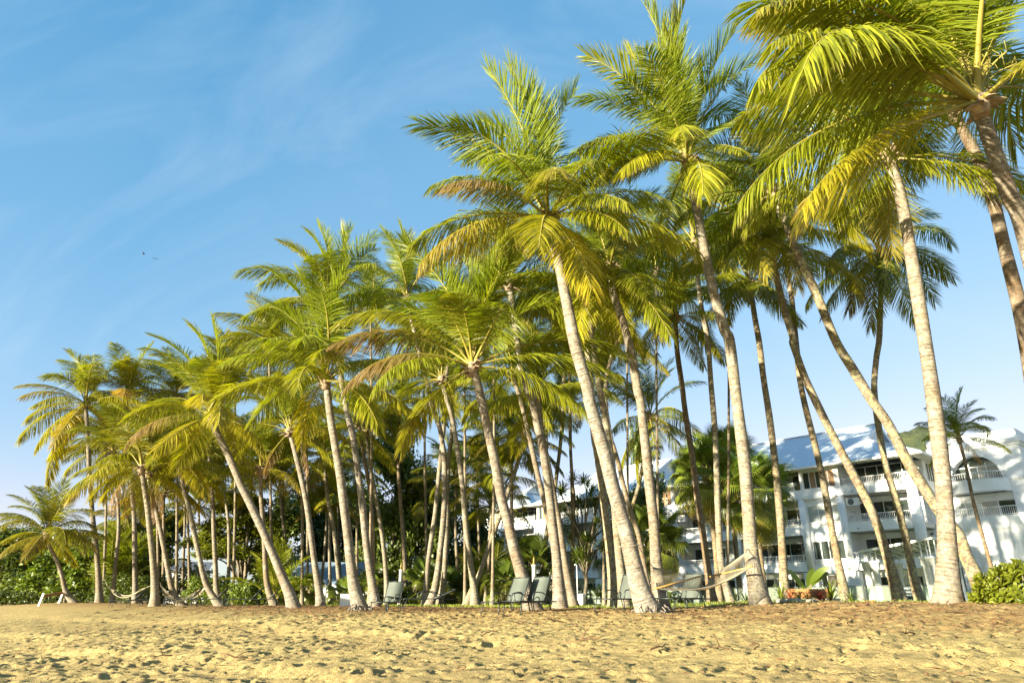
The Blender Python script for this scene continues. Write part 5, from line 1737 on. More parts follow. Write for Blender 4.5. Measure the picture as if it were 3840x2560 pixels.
# screw pine: branching stilted trunk with rosettes of strap leaves
def strap_rosette(seed, n=44, L=0.9):
    rs = random.Random(seed)
    V, Fc, T_ = [], [], []
    for i in range(n):
        a = i * 2.4
        el = R(80 - 95 * (i / n) + rs.uniform(-8, 8))
        d = Vector((math.cos(a) * math.cos(el), math.sin(a) * math.cos(el), math.sin(el)))
        s = Vector((-math.sin(a), math.cos(a), 0)) * 0.028
        l = L * rs.uniform(.75, 1.05)
        p0, p1 = Vector((0, 0, 0)), d * l * .5
        p2 = p1 + (d + Vector((0, 0, -.5))).normalized() * l * .35
        p3 = p2 + (d + Vector((0, 0, -1.6))).normalized() * l * .2
        k = len(V)
        V += [p0 - s * .7, p0 + s * .7, p1 - s, p1 + s, p2 - s * .7, p2 + s * .7, p3]
        Fc += [(k, k + 1, k + 3), (k, k + 3, k + 2), (k + 2, k + 3, k + 5), (k + 2, k + 5, k + 4), (k + 4, k + 5, k + 6)]
        r = rs.uniform(.1, .9)
        T_ += [(r, g, .5, 1) for g in (0, 0, .4, .4, .7, .7, 1)]
    return np_mesh('leaf_rosette', np.array([tuple(v) for v in V]), np.array(Fc), [M['fan']], False, att={'tint': np.array(T_)})


ROS = [strap_rosette(1), strap_rosette(2), strap_rosette(3, 30, 1.0)]
b = W(2195, 2262, 48)
t = thing('screw_pine', 'screw pine with forked pale branches and spiky rosettes before the hotel', 'tree', (b.x, b.y, gz(b.x, b.y)), 0)
rr = random.Random(44)
tipsW = [(2105, 1850), (2150, 1815), (2200, 1820), (2250, 1835), (2290, 1870), (2300, 1930), (2240, 1900), (2180, 1890), (2120, 1920), (2150, 1960), (2230, 1970), (2290, 2000), (2135, 2030), (2200, 2030), (2270, 2050), (2165, 2085), (2110, 1990), (2215, 1860), (2262, 1930), (2330, 1960)]
sp = [([(0, 0, -.2), (0.1, 0, 2.4), (-.2, 0, 4.2), (-.6, 0, 6.0)], .13, .07)]
ends = []
for i, (x, y) in enumerate(tipsW):
    q = W(x, y, 48 + rr.uniform(-1.6, 1.6)) - Vector(t.location)
    ends.append(q)
    zr = min(q.z - 0.5, rr.uniform(2.2, 5.0))
    sp.append(([(0.05, 0, max(1.0, zr - 0.6)), (q.x * .5, q.y * .5, (zr + q.z) * .5), (q.x, q.y, q.z)], .075, .045))
link('trunk', limbs(sp, .1, 8), t)
for i, q in enumerate(ends):
    for j in range(2):
        o = link('leaf_rosette', ROS[(i + j) % 3], t)
        o.location = q + Vector((rr.uniform(-.4, .4), rr.uniform(-.4, .4), rr.uniform(-.2, .3)) if j else (0, 0, 0))
        o.rotation_euler = (rr.uniform(-.5, .5), rr.uniform(-.5, .5), rr.uniform(0, 6))
        s = rr.uniform(.85, 1.25)
        o.scale = (s, s, s)
        q_ = rr.uniform(.7, 1.15)
        o.color = (q_, q_, q_, 1)

# cycads by the glass fence
for lb_, x, Y in (('low cycad fern in front of the glass fence, left one', 2165, 50), ('low cycad fern in front of the glass fence, right one', 2240, 49)):
    b = W(x, 2262, Y)
    t = thing('cycad', lb_, 'plant', (b.x, b.y, gz(b.x, b.y)), 0, 'cycads by the glass fence')
    for i in range(14):
        a = i * 2.4; el = R(70 - 60 * i / 14)
        d = Vector((math.cos(a) * math.cos(el), math.sin(a) * math.cos(el), math.sin(el)))
        me, ch = FR[2 if el > .6 else 3][i % 4]
        mx, ln = frond_matrix(Vector((0, 0, .4)), Vector((0, 0, .4)) + d * 1.1, 0, rr)
        fo = link('frond', me, t); fo.matrix_local = mx @ Matrix.Diagonal((ln / ch, .8, 1.0, 1)); fo.color = (.55, .7, .6, 1)

# big leafed shrub at the right edge: whorls of rounded leaves
def whorl_mesh(seed):
    rs = random.Random(seed)
    V, Fc, T_ = [], [], []
    for i in range(11):
        a = i * 2.4
        el = R(75 - 75 * i / 11)
        d = Vector((math.cos(a) * math.cos(el), math.sin(a) * math.cos(el), math.sin(el)))
        s = Vector((-math.sin(a), math.cos(a), 0))
        n_ = d.cross(s)
        l = rs.uniform(.15, .21)
        k = len(V)
        V += [d * .02, d * l * .55 - s * .026 + n_ * .01, d * l * .55 + s * .026 + n_ * .01, d * l * .9 - s * .033, d * l * .9 + s * .033, d * l * 1.05 - n_ * .015, d * l * .55]
        Fc += [(k, k + 6, k + 1), (k, k + 2, k + 6), (k + 1, k + 6, k + 3), (k + 6, k + 4, k + 3), (k + 6, k + 2, k + 4), (k + 3, k + 4, k + 5)]
        r = rs.uniform(.2, 1)
        T_ += [(r, g, .3, 1) for g in (0, .4, .4, .6, .6, .7, .3)]
    return np_mesh('leaf_whorl', np.array([tuple(v) for v in V]), np.array(Fc), [M['leaf_lime']], False, att={'tint': np.array(T_)})


WH = [whorl_mesh(s) for s in (1, 2, 3)]
b = W(3850, 2262, 16.5)
t = thing('leafy_shrub', 'rounded glossy shrub at the right edge beside the slanting palm', 'shrub', (b.x, b.y, gz(b.x, b.y)), 0)
rr = random.Random(77)
for i in range(300):
    u, v_ = rr.uniform(0, 2 * PI), rr.uniform(0.0, 1.0)
    el = math.asin(v_ * 0.98)
    k = rr.uniform(.70, 1.08)
    p = Vector((.86 * math.cos(u) * math.cos(el), .86 * math.sin(u) * math.cos(el), .80 * math.sin(el))) * k
    p.x *= 1 + .12 * math.sin(3 * u)
    nv = Vector((p.x, p.y, p.z + .35)).normalized()
    o = link('leaf_whorl', WH[i % 3], t)
    o.location = p
    o.rotation_euler = nv.to_track_quat('Z', 'Y').to_euler()
    s = rr.uniform(.85, 1.2); o.scale = (s, s, s)
    q = rr.uniform(.6, 1.25); o.color = (q, q, q, 1)
link('foliage', leaf_cloud('foliage', [(0, 0, .35, .8, .75, .5)], 1500, .09, 3, M['leaf'], shell=.2), t).color = (.8, .8, .8, 1)
st = MB()
for i in range(9):
    a = i * .7
    st.tube([(0.05 * math.cos(a), .05 * math.sin(a), -.1), (.4 * math.cos(a), .4 * math.sin(a), .35), (.75 * math.cos(a), .7 * math.sin(a), .6)], [.025, .02, .01], 5)
st.build('stem', M['wood_bark'], t)

# planting round the timber sign
def strap_plant(label, x, Y, s, seed, mat_=None, tone=(1, 1, 1), group='spiky plants round the timber sign'):
    b = W(x, 2262, Y)
    t = thing('spiky_plant', label, 'plant', (b.x, b.y, gz(b.x, b.y)), seed, group)
    o = link('leaf_rosette', ROS[seed % 3], t)
    if mat_:
        d = o.data.copy(); d.materials.clear(); d.materials.append(M[mat_]); o.data = d
    o.scale = (s, s, s * 1.1); o.color = (*tone, 1); o.location = (0, 0, .05)


strap_plant('green spiky plant left of the timber sign', 2935, 25.5, .75, 1)
strap_plant('dark red spiky plant before the sign left corner', 2968, 25.0, .5, 2, 'redleaf')
strap_plant('dark red spiky plant before the sign right end', 3078, 25.0, .55, 3, 'redleaf')
strap_plant('large yellow green fern right of the timber sign', 3120, 25.4, .95, 4, None, (1.3, 1.2, .8))
strap_plant('small green plant under the middle of the sign', 3030, 25.0, .4, 5)
strap_plant('low green plant under the sign left half', 2998, 24.8, .4, 6)
strap_plant('green plant at the foot of the mossy palm right of the sign', 3195, 30, .7, 7)
strap_plant('spiky plants behind the hammock, left of the glass fence post', 2760, 40, 1.0, 8, None, (.9, .95, .8))
strap_plant('spiky fern behind the hammock palm, right of the near one', 2800, 40, 1.0, 9, None, (.9, .95, .8))

# bird of paradise behind the sign: tall paddle leaves
b = W(3025, 2262, 27.5)
t = thing('bird_of_paradise_plant', 'tall plant with torn paddle leaves behind the timber sign', 'plant', (b.x, b.y, gz(b.x, b.y)), 0)
for i, (x, y, bx2, by2) in enumerate(((2950, 2138, 3008, 2200), (2965, 2160, 3008, 2200), (3055, 2133, 3028, 2200), (3110, 2128, 3040, 2190), (3108, 2150, 3045, 2195), (2990, 2175, 3012, 2205))):
    e = W(x, y, 27.5 + (i % 3 - 1) * .35) - Vector(t.location)
    k_ = W(bx2, by2, 27.5) - Vector(t.location)
    m = MB()
    pt = spline([Vector((0.02 * i, 0, 0)), k_ * .6, k_, k_.lerp(e, .55) + Vector((0, 0, .10)), e], .12)
    n = len(pt)
    s0 = int(n * .42)
    m.tube(pt[:s0 + 1], .018, 5)
    v, f, tn_ = [], [], []
    for j in range(s0, n):
        q = (j - s0) / (n - 1 - s0)
        wd = .13 * math.sin(PI * min(1, q * .92 + .06)) ** .7
        td = (pt[min(j + 1, n - 1)] - pt[j - 1]).normalized()
        sd = td.cross(Vector((.3, -1, .4))).normalized()
        v += [pt[j] - sd * wd + Vector((0, 0, .03)), pt[j], pt[j] + sd * wd + Vector((0, 0, .03))]
    for j in range(n - s0 - 1):
        a = j * 3
        f += [(a, a + 1, a + 4, a + 3), (a + 1, a + 2, a + 5, a + 4)]
    m.add(v, f, 1, True)
    m.att['tint'] = ('FLOAT_COLOR', [(.5, 0, 0, 1)] * (len(m.v) - len(v)) + [(.6, .4, .4, 1)] * len(v))
    m.build('paddle_leaf', [M['rib'], M['leaf']], t).color = (1.2, 1.25, 1, 1)

# ------------------------------------------------------------------ blue roofed shed
b = W(1195, 2200, 66)
sh = thing('shed', 'low shed with pale blue metal roof behind the palms', 'shed', (b.x, b.y, 0), R(-4))
zc = 66 * 1.0
m = MB(); m.box(-4.6, 3.6, 0.5, 4.5, 0, 1.55); m.build('wall', M['white'], sh)
m = MB(); m.box(-5.0, 4.0, -0.2, 0.0, 1.45, 1.68); m.build('fascia', M['trim'], sh)
m = MB(); m.add([(-5.0, -0.25, 1.69), (4.0, -0.25, 1.69), (4.0, 4.2, 3.85), (-5.0, 4.2, 3.85), (-5.0, 8.0, 1.7), (4.0, 8.0, 1.7)], [(0, 1, 2, 3), (3, 2, 5, 4)]); m.build('roof', M['roof_shed'], sh)
for x in (-2.9, 0.6, 3.3):
    m = MB(); m.box(x - .12, x + .12, -.14, 0.1, 0, 1.45); m.build('post', M['trim'], sh)
m = MB(); m.box(-4.2, -1.0, 0.42, 0.499, 0.5, 1.4); m.build('shed_shade_panel', M['inside'], sh)  # dark panel on the solid wall, shade of the interior put into its colour
b = W(1440, 2200, 70)
sh2 = thing('shed', 'second low shed with grey corrugated roof right of the big ringed palm', 'shed', (b.x, b.y, 0), R(-4))
m = MB(); m.box(-4.4, 3.0, 0.5, 4.5, 0, 1.5); m.build('wall', M['white'], sh2)
m = MB(); m.box(-4.8, 3.4, -0.2, 0.0, 1.4, 1.6); m.build('fascia', M['trim'], sh2)
m = MB(); m.add([(-4.8, -0.25, 1.61), (3.4, -0.25, 1.61), (3.4, 4.2, 3.3), (-4.8, 4.2, 3.3)], [(0, 1, 2, 3)]); m.build('roof', M['roof'], sh2)
m = MB(); m.box(-0.62, 0.62, -0.3, 0.3, 0, .62); bb = m.build('planter', M['white'])
q = W(1318, 2262, 40)
bb.location = (q.x, q.y, gz(q.x, q.y)); bb.rotation_euler = (0, 0, .2)
tag(bb, 'white rendered planter wall left of the big ringed palm', 'planter')
# pale house glimpsed through the shade tree
b = W(700, 2150, 82)
hs = thing('house', 'pale house with dull grey roof glimpsed behind the lime green shade tree', 'house', (b.x, b.y, 0), .3)
m = MB(); m.box(-2, 2, 0, 5, 0, 3.4); m.build('wall', M['white'], hs)
m = MB(); m.box(-2.4, 2.4, -.5, 5.5, 3.4, 3.6); m.add([(-2.4, -.5, 3.61), (2.4, -.5, 3.61), (2.4, 2.5, 4.6), (-2.4, 2.5, 4.6)], [(0, 1, 2, 3)]); m.build('roof', simple('slate_roof', (.16, .16, .17), (.12, .12, .13)), hs)
window(hs, -1.4, 0.2, -0.03, 1.0, 2.4, 2, [M['glass']])


# ------------------------------------------------------------------ sun loungers
def make_lounger(recline, sl, with_arms=True):
    """foot end at the origin, head towards +X; sling on a metal frame"""
    t = thing('sun_lounger', '', 'sun lounger', (0, 0, 0), 0, 'sun loungers under the palms')
    w, L1, H = .31, 1.22, .36
    m = MB()
    for s in (-1, 1):
        m.tube([(0, s * w, H - .02), (.03, s * w, H), (L1 * .5, s * w, H - .01), (L1, s * w, H), (1.9, s * w, H - .02)], .019, 6)
    m.tube([(0.02, -w, H - .01), (0.02, w, H - .01)], .019, 6)
    m.tube([(1.9, -w, H - .02), (1.9, w, H - .02)], .019, 6)
    m.build('frame', M['steel'], t)
    for x0, x1 in ((.12, .02), (1.5, 1.62)):
        for s in (-1, 1):
            g_ = MB(); g_.tube([(x0, s * w, H - .01), (x1, s * (w + .02), 0)], .017, 6); g_.build('leg', M['steel'], t)
    m = MB()
    n = 12
    for i in range(n):
        xa, xb = .02 + (L1 - .02) * i / n, .02 + (L1 - .02) * (i + 1) / n
        za, zb = (H + .012 - .035 * math.sin(PI * (i + k) / n) for k in (0, 1))
        m.add([(xa, -w, za), (xb, -w, zb), (xb, w, zb), (xa, w, za), (xa, -w, za - .008), (xb, -w, zb - .008), (xb, w, zb - .008), (xa, w, za - .008)], [(0, 1, 2, 3), (7, 6, 5, 4), (0, 4, 5, 1), (2, 6, 7, 3)], 0, True)
    m.build('seat', sl, t)
    ca, sa = math.cos(recline), math.sin(recline)
    bl = .80
    m = MB()
    for i in range(8):
        u0, u1 = bl * i / 8, bl * (i + 1) / 8
        c0, c1 = (-.03 * math.sin(PI * u / bl) + .012 - (.05 * max(0, u / bl - .85) / .15) for u in (u0, u1))
        p = [(L1 + u * ca - c * sa * -1 * 0 + (-sa) * (-c), s * (w - .02), H + u * sa + ca * c) for (u, c, s) in ((u0, c0, -1), (u1, c1, -1), (u1, c1, 1), (u0, c0, 1))]
        q = [(x + sa * .01, y, z - ca * .01) for x, y, z in p]
        m.add(p + q, [(0, 1, 2, 3), (7, 6, 5, 4), (0, 4, 5, 1), (2, 6, 7, 3)], 0, True)
    bk = m.build('backrest', sl, t)
    m = MB()
    for s in (-1, 1):
        m.tube([(L1, s * w, H), (L1 + bl * ca, s * w, H + bl * sa)], .018, 6)
    m.tube([(L1 + bl * ca, -w, H + bl * sa), (L1 + bl * ca, w, H + bl * sa)], .018, 6)
    m.tube([(L1 + .5 * ca, -w * .8, H + .5 * sa), (min(1.85, L1 + .5), -w * .8, H - .02)], .012, 5)
    m.tube([(L1 + .5 * ca, w * .8, H + .5 * sa), (min(1.85, L1 + .5), w * .8, H - .02)], .012, 5)
    m.build('back_frame', M['steel'], bk)
    if with_arms:
        for s in (-1, 1):
            m = MB()
            m.tube(spline([Vector((.62, s * (w + .02), H)), Vector((.64, s * (w + .05), H + .20)), Vector((.80, s * (w + .05), H + .25)), Vector((1.15, s * (w + .05), H + .22)), Vector((1.42, s * (w + .05), H + .05)), Vector((1.55, s * (w + .03), 0.02))], .06), .018, 6)
            m.build('armrest', M['steel'], t)
    remember(t)
    return t


PR = {'up': make_lounger(R(62), M['sling']), 'mid': make_lounger(R(48), M['sling_dark'], False), 'low': make_lounger(R(24), M['sling'])}
used = set()


def lounger(label, x, Y, ang, kind, scale=1.0):
    p = W(x, 2270, Y)
    loc = (p.x, p.y, gz(p.x, p.y) + .015)
    if kind not in used:
        used.add(kind)
        t = PR[kind]
        t.location = loc; t.rotation_euler = (0, 0, ang); t.scale = (scale,) * 3; t['label'] = label
        return t
    return copy_thing(PR[kind], loc, ang, label, scale=scale)


lounger('grey sun lounger left of the pair by the big spotted palm', 1834, 21.5, R(52), 'up')
lounger('grey sun lounger half hidden behind the big spotted palm', 1916, 21.5, R(52), 'up')
lounger('grey sun lounger with its foot toward us, left of the hammock palm', 2262, 21.5, R(47), 'up')
lounger('grey sun lounger with armrests under the hammock net', 2490, 21.5, R(40), 'up')
lounger('single grey sun lounger facing the beach beside the big ringed palm', 1420, 24.5, R(78), 'up', .95)
lounger('flat reclined sun lounger seen from its end beyond the side table', 1508, 27, R(18), 'low')
lounger('left lounger of the folded pair behind the curved foot palm', 845, 37, R(15), 'mid')
lounger('right lounger of the folded pair behind the curved foot palm', 912, 37, R(15), 'mid')
lounger('slate lounger between the two curved palms under the second hammock', 712, 37, R(15), 'mid')
lounger('slate lounger partly behind the curved palm with dead fronds', 612, 38, R(20), 'mid')
lounger('slate lounger below the far hammock, left one', 412, 41, R(15), 'mid')
lounger('slate lounger below the far hammock, right one', 478, 41, R(15), 'mid')

# side tables
tb = thing('side_table', 'small dark side table between the single lounger and the reclined one', 'side table', (0, 0, 0), .3, 'side tables by the loungers')
m = MB(); m.box(-.22, .22, -.22, .22, .44, .465); m.build('table_top', M['steel'], tb)
for sx in (-1, 1):
    for sy in (-1, 1):
        m = MB(); m.tube([(sx * .17, sy * .17, .44), (sx * .22, sy * .22, 0)], .014, 6); m.build('leg', M['steel'], tb)
remember(tb)
q = W(1476, 2270, 25.5); tb.location = (q.x, q.y, gz(q.x, q.y))
q = W(632, 2270, 38.5); copy_thing(tb, (q.x, q.y, gz(q.x, q.y)), .1, 'small dark side table under the second hammock')


# ------------------------------------------------------------------ hammocks
def hammock(label, tieA, ringA, barA, barB, ringB, tieB, sag, nu, nv, group='rope hammocks slung between palms', cord=.006, bar_r=.022, trunkA=None, trunkB=None, rope_r=.012):
    """tie, ring and bar ends are world points; bar = (near end, far end)"""
    o = ringA
    t = thing('hammock', label, 'hammock', o, 0, group)
    L = lambda p: Vector(p) - o
    for nm, (a, b) in (('spreader_bar', barA), ('spreader_bar', barB)):
        m = MB(); a, b = L(a), L(b); e = (b - a) * .04
        m.tube([a - e, b + e], bar_r, 8); m.build('spreader_bar', M['bar'], t)
    # net: crossing cords hanging in a curve between the bars
    def P(u, v):
        a = L(barA[0]).lerp(L(barA[1]), v); b = L(barB[0]).lerp(L(barB[1]), v)
        s = sag * 4 * u * (1 - u) * (0.8 + .8 * v * (1 - v))
        pinch = (v - .5) * .10 * math.sin(PI * u)
        return a.lerp(b, u) + Vector((0, 0, -s)) - (L(barA[1]) - L(barA[0])) * pinch
    m = MB()
    for k in range(-nu, nv + 1):
        for sg in (1, -1):
            pts = []
            for i in range(nu + 1):
                v = (k + i) / nv if sg > 0 else 1 - (k + i) / nv
                if -1e-6 <= v <= 1 + 1e-6:
                    pts.append(P(i / nu, min(1, max(0, v))))
            if len(pts) > 1:
                m.tube(pts, cord, 3, cap=False)
    for v in (0, 1):
        m.tube([P(i / 24, v) for i in range(25)], cord * 1.9, 5, cap=False)
    m.build('net', M['rope'], t, kind='stuff')
    for ring, bar in ((ringA, barA), (ringB, barB)):
        m = MB()
        for i in range(17):
            e = L(bar[0]).lerp(L(bar[1]), i / 16)
            m.tube([L(ring), L(ring).lerp(e, .5) + Vector((0, 0, -.015)), e], cord * .7, 3, cap=False)
        m.build('clew_cords', M['rope'], t, kind='stuff')
    for ring, tie, tr_ in ((ringA, tieA, trunkA), (ringB, tieB, trunkB)):
        m = MB()
        m.tube([L(ring), L(ring).lerp(L(tie), .5) + Vector((0, 0, -.03)), L(tie)], rope_r, 5)
        if tr_:
            c, r_ = tr_
            m.tube([L(c) + Vector((math.cos(a) * r_, math.sin(a) * r_, .03 * math.sin(a + 1))) for a in [i * PI / 10 for i in range(21)]], rope_r, 5)
        m.build('tie_rope', M['rope'], t)
    return t


hammock('cream rope hammock with yellow bars before the hotel, right of the biggest middle palm',
        W(2395, 2048, 19.9), W(2447, 2124, 20.2), (W(2462, 2205, 19.7), W(2623, 2160, 21.0)), (W(2815, 2124, 20.8), W(2667, 2160, 22.2)), W(2792, 2074, 21.4), W(2803, 2056, 21.7), .34, 20, 14,
        cord=.0075, bar_r=.026, trunkA=(W(2360, 2046, 19.95), .30), trunkB=(W(2822, 2056, 21.9), .24))
g_ = dict(cord=.009, bar_r=.024, rope_r=.014)
hammock('far beige hammock left of the thick mossy palm',
        W(396, 2180, 47), W(404, 2196, 46.5), (W(424, 2222, 45.5), W(432, 2212, 46.8)), (W(523, 2213, 41.6), W(532, 2206, 42.6)), W(552, 2200, 41), W(566, 2192, 40.3), .42, 14, 8, **g_)
hammock('second beige hammock passing behind the curved palm with dead fronds',
        W(578, 2172, 40.2), W(600, 2184, 40.4), (W(612, 2228, 39.9), W(636, 2226, 41.0)), (W(752, 2228, 40.8), W(738, 2212, 41.6)), W(775, 2198, 41), W(786, 2184, 41), .40, 14, 8, **g_)

# ------------------------------------------------------------------ signs
def text(body, size, mat_, parent, loc, rot, align='CENTER', name='lettering', ex=.004):
    cu = bpy.data.curves.new(name, 'FONT')
    cu.body = body; cu.size = size; cu.align_x = align; cu.align_y = 'CENTER'; cu.extrude = ex
    cu.materials.append(mat_)
    tmp = bpy.data.objects.new(name, cu); C.objects.link(tmp)
    bpy.context.view_layer.update()
    me = bpy.data.meshes.new_from_object(tmp.evaluated_get(bpy.context.evaluated_depsgraph_get()))
    me.name = name
    bpy.data.objects.remove(tmp)
    o = bpy.data.objects.new(name, me); C.objects.link(o)
    o.parent = parent; o.location = loc; o.rotation_euler = rot
    return o


a, b = W(2955, 2207, 25.3), W(3097, 2206, 25.3)
sg = thing('timber_sign', 'orange timber sign board with carved lettering among spiky plants', 'sign', ((a.x + b.x) / 2, 25.3, 0), R(-8))
sg.location.z = gz(sg.location.x, 25.3)
wd = (b.x - a.x)
zt, zb = a.z - sg.location.z, W(2955, 2243, 25.3).z - sg.location.z
m = MB(); m.box(-wd / 2, wd / 2, -.04, .04, zb, zt); sb = m.build('board', M['signwood'], sg)
for s in (-1, 1):
    m = MB(); m.box(s * wd * .4 - .04, s * wd * .4 + .04, .042, .10, -.1, zt - .04); m.build('post', M['signwood'], sg)
hh = zt - zb
text('ALAMANDA PALM COVE', .108, M['letter'], sb, (.10, -.045, zb + hh * .60), (PI / 2, 0, 0))
text('BY LANCEMORE', .062, M['letter'], sb, (.10, -.045, zb + hh * .28), (PI / 2, 0, 0))
em = MB()
for s in (-1, 1):
    x = -wd * .5 + .18 + s * .05
    em.box(x - .012, x + .012, -.047, -.0401, zb + hh * .28, zb + hh * .72)
    em.box(x + s * .012 - (.05 if s < 0 else 0), x + s * .012 + (.05 if s > 0 else 0), -.0475, -.0402, zb + hh * .26, zb + hh * .33)
em.tube([(-wd * .5 + .18 + .1 * math.cos(k * .3), -.044, zb + hh * .80 + .04 * math.sin(k * .3)) for k in range(11)], .008, 4)
em.build('emblem', M['letter'], sb)

a = W(3394, 2196, 31.0)
ps = thing('notice_board', 'dark notice board with white capitals between the mossy palms', 'sign', (a.x, 31.0, gz(a.x, 31.0)), R(-6))
zt = a.z - ps.location.z
m = MB(); m.box(-.31, .31, -.015, .015, zt - .95, zt); nb_ = m.build('board', M['darkboard'], ps)
for s in (-1, 1):
    m = MB(); m.box(s * .26 - .02, s * .26 + .02, .016, .05, -.1, zt - .02); m.build('post', M['steel'], ps)
for i, (tx, xx) in enumerate((('PROPERTY', .0), ("GUEST'S ONLY", -.06), ('HOURS', .06), ('3pm', .08))):
    text(tx, .105 if i != 1 else .085, M['whiteletter'], nb_, (xx, -.017, zt - .1 - i * .145), (PI / 2, 0, 0), ex=.002)

# ------------------------------------------------------------------ lamp posts, shower, barrier, stones
def lamp_post(label, x, Y, y0):
    p = W(x, 2262, Y); g = gz(p.x, p.y)
    h = W(x, y0, Y).z - g
    t = thing('lamp_post', label, 'lamp post', (p.x, p.y, g), 0, 'white round lamp posts')
    m = MB(); m.lathe((0, 0, 0), [(.10, -.1), (.10, h * .80), (.12, h * .805), (.12, h * .83)], 16); m.build('post', M['trim'], t)
    m = MB(); m.lathe((0, 0, 0), [(.055, h * .831), (.05, h * .93), (.02, h * 1.0)], 12); m.build('torch_head', M['husk'], t)


lamp_post('white lamp post left of the tall smooth palm', 2004, 36, 2085)
lamp_post('white lamp post left of the lone palm, before the grey roof', 1497, 44, 2108)
p = W(2167, 2262, 40)
t = thing('outdoor_shower', 'thin steel outdoor shower pole before the screw pine', 'shower', (p.x, p.y, gz(p.x, p.y)), 0)
m = MB(); m.tube([(0, 0, -.1), (0, 0, 2.15)], .022, 8); m.build('pole', M['trim'], t)
m = MB(); m.tube([(0, 0, 2.15), (-.06, -.1, 2.2), (-.1, -.2, 2.14)], .018, 8); m.tube([(-.1, -.2, 2.16), (-.1, -.2, 2.12)], .05, 10); m.build('shower_head', M['trim'], t)
p = W(2182, 2262, 42)
bn = MB(); bn.lathe((0, 0, 0), [(.20, 0), (.22, .5), (.24, .52), (.24, .62), (.10, .66)], 14)
o = bn.build('litter_bin', M['white']); o.location = (p.x, p.y, gz(p.x, p.y)); tag(o, 'white round bin right of the shower pole', 'bin')

pa, pb = W(146, 2262, 44), W(221, 2255, 46)
for q in (pa, pb):
    q.z = gz(q.x, q.y)
t = thing('beach_barrier', 'low barrier of two white leaning posts and a brown plank', 'barrier', pa, 0)
for q in (pa, pb):
    d = q - pa
    m = MB(); m.beam((d.x, d.y, d.z - .1), (d.x + .16, d.y, d.z + .72), .10, .10); m.build('post', M['trim'], t)
d = pb - pa
m = MB(); m.beam((.14, .07, .55), (d.x + .12, d.y + .07, d.z + .62), .05, .16); m.build('plank', M['plank'], t)

rr = random.Random(5)
sm = MB(); sm.lathe((0, 0, 0), [(.02, -.09), (.13, -.06), (.16, 0), (.12, .07), (.03, .10)], 9)
s_ = None
for i, x in enumerate((2930, 2962, 2985, 3010, 3038, 3062, 3142)):
    p = W(x, 2262, 24.3 + .2 * (i % 2))
    if s_ is None:
        s_ = sm.build('garden_stone', M['stone']); o = s_
    else:
        o = link('garden_stone', s_.data)
    o.location = (p.x, p.y, gz(p.x, p.y) + .05); o.rotation_euler = (rr.uniform(-.3, .3), 0, rr.uniform(0, 6)); s = rr.uniform(.7, 1.3); o.scale = (s * 1.2, s, s * .8)
    tag(o, 'rounded tan stone edging the bed under the timber sign', 'stone', 'stones edging the sign bed')

# sticks and scraps on the sand
stick = []
for k in range(4):
    m = MB(); r_ = random.Random(60 + k)
    pts = [Vector((-.3 + .6 * i / 5, r_.uniform(-.04, .04), .02 + r_.uniform(0, .05))) for i in range(6)]
    m.tube(pts, [.014, .013, .012, .010, .008, .004], 5)
    m.tube([pts[2], pts[2] + Vector((.1, .08, .10)), pts[2] + Vector((.2, .13, .16))], [.009, .007, .003], 5)
    o = m.build('dry_stick', M['twig']); stick.append(o.data); bpy.data.objects.remove(o)
spots = [(2085, 2318, 17.5, 1.3), (2195, 2390, 13.5, 1.2), (1830, 2345, 16, .8), (3245, 2292, 17, 1.2), (3260, 2305, 16.5, 1), (3345, 2300, 16.2, 1), (3090, 2300, 17, 1.2), (2470, 2420, 12, 1), (3390, 2395, 12, 1), (1180, 2340, 22, 1.6), (1240, 2348, 21.5, 1.4), (600, 2470, 15, .9), (890, 2475, 14, 1.1), (3560, 2330, 14.5, 1.2), (2690, 2440, 11.5, .9), (2840, 2440, 11.4, .8), (1100, 2350, 21, 1.2), (1720, 2500, 11, .8)]
for i, (x, y, Y, s) in enumerate(spots):
    p = W(x, y, Y)
    o = link('dry_stick', stick[i % 4])
    o.location = (p.x, p.y, gz(p.x, p.y) + .05); o.rotation_euler = (rr.uniform(-.2, .2), rr.uniform(-.2, .2), rr.uniform(0, 6)); o.scale = (s, s, s)
    tag(o, 'thin dry brown stick lying on the trodden sand', 'stick', 'dry sticks on the sand')
p = W(3279, 2278, 18.5)
o = link('fallen_fruit', NUT); o.location = (p.x, p.y, gz(p.x, p.y) + .06); o.scale = (.55, .55, .5); o.rotation_euler = (1.2, .3, 0)
tag(o, 'small yellowish fruit lying on the sand near the mossy palms', 'fruit')


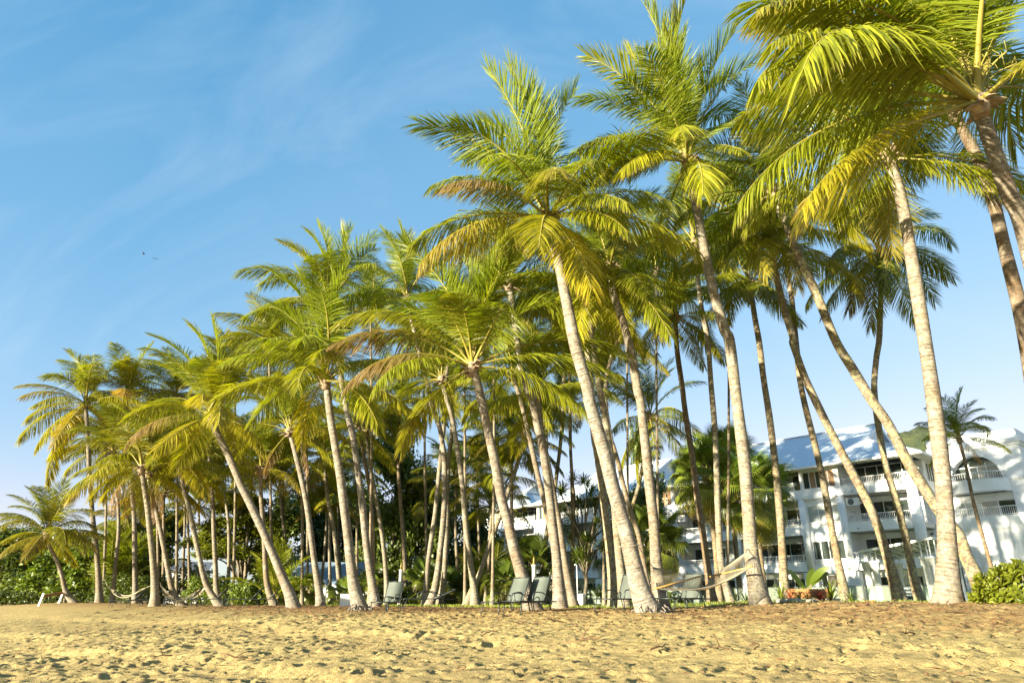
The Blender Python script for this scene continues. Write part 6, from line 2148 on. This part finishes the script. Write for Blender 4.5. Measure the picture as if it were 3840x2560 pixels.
# ------------------------------------------------------------------ birds
def bird(label, loc, s, flying, rz, group=None):
    t = thing('bird', label, 'bird', loc, rz, group)
    m = MB(); m.tube([(-.17, 0, .09), (-.08, 0, .10), (.0, 0, .11), (.08, 0, .13), (.12, 0, .17), (.16, 0, .175), (.20, 0, .17)], [.012, .03, .052, .048, .03, .028, .004], 8)
    m.build('body', M['bird'], t)
    if flying:
        for sd in (-1, 1):
            m = MB(); m.add([(-.05, sd * .03, .12), (.07, sd * .03, .13), (.05, sd * .18, .19), (-.06, sd * .36, .17), (-.06, sd * .18, .18), (-.05, sd * .03, .11), (.07, sd * .03, .12), (.05, sd * .18, .18), (-.06, sd * .18, .17)], [(0, 1, 2, 4), (4, 2, 3), (8, 7, 6, 5), (8, 3, 7)]); m.build('wing', M['bird'], t)
    else:
        for sd in (-1, 1):
            m = MB(); m.tube([(.0, sd * .02, .08), (.01, sd * .025, .0)], .006, 5); m.build('leg', M['bird'], t)
    t.scale = (s,) * 3


bird('dark bird perched on the pergola canopy edge', A0.lerp(A1, .985) + Vector((0, 0, .08)), 1.2, False, 0.4)
bird('tiny dark bird in the open sky, upper left of two', W(537, 955, 90), 1.3, True, .5, 'birds in the sky')
bird('tiny dark bird in the open sky, lower right of two', W(581, 974, 95), 1.3, True, 2.2, 'birds in the sky')

# flower stalks of the nearest palm
t, cw = [q for q in PALMS if q[0]['label'].startswith('nearest palm')][0]
c0 = cw - Vector(t.location)
for i in range(5):
    a = 3.6 + i * .55
    m = MB()
    e = c0 + Vector((math.cos(a) * .9, math.sin(a) * .6, .75 + .1 * (i % 2)))
    pts = spline([c0 + Vector((0, 0, .15)), c0.lerp(e, .5) + Vector((0, 0, .22)), e], .1)
    m.tube(pts, .018, 6)
    for k in range(16):
        q = pts[3 + k % max(1, len(pts) - 3)]
        m.tube([q, q + Vector((rr.uniform(-.2, .2), rr.uniform(-.2, .2), rr.uniform(.05, .3)))], .007, 4)
    m.build('flower_stalk', M['rib'], t)
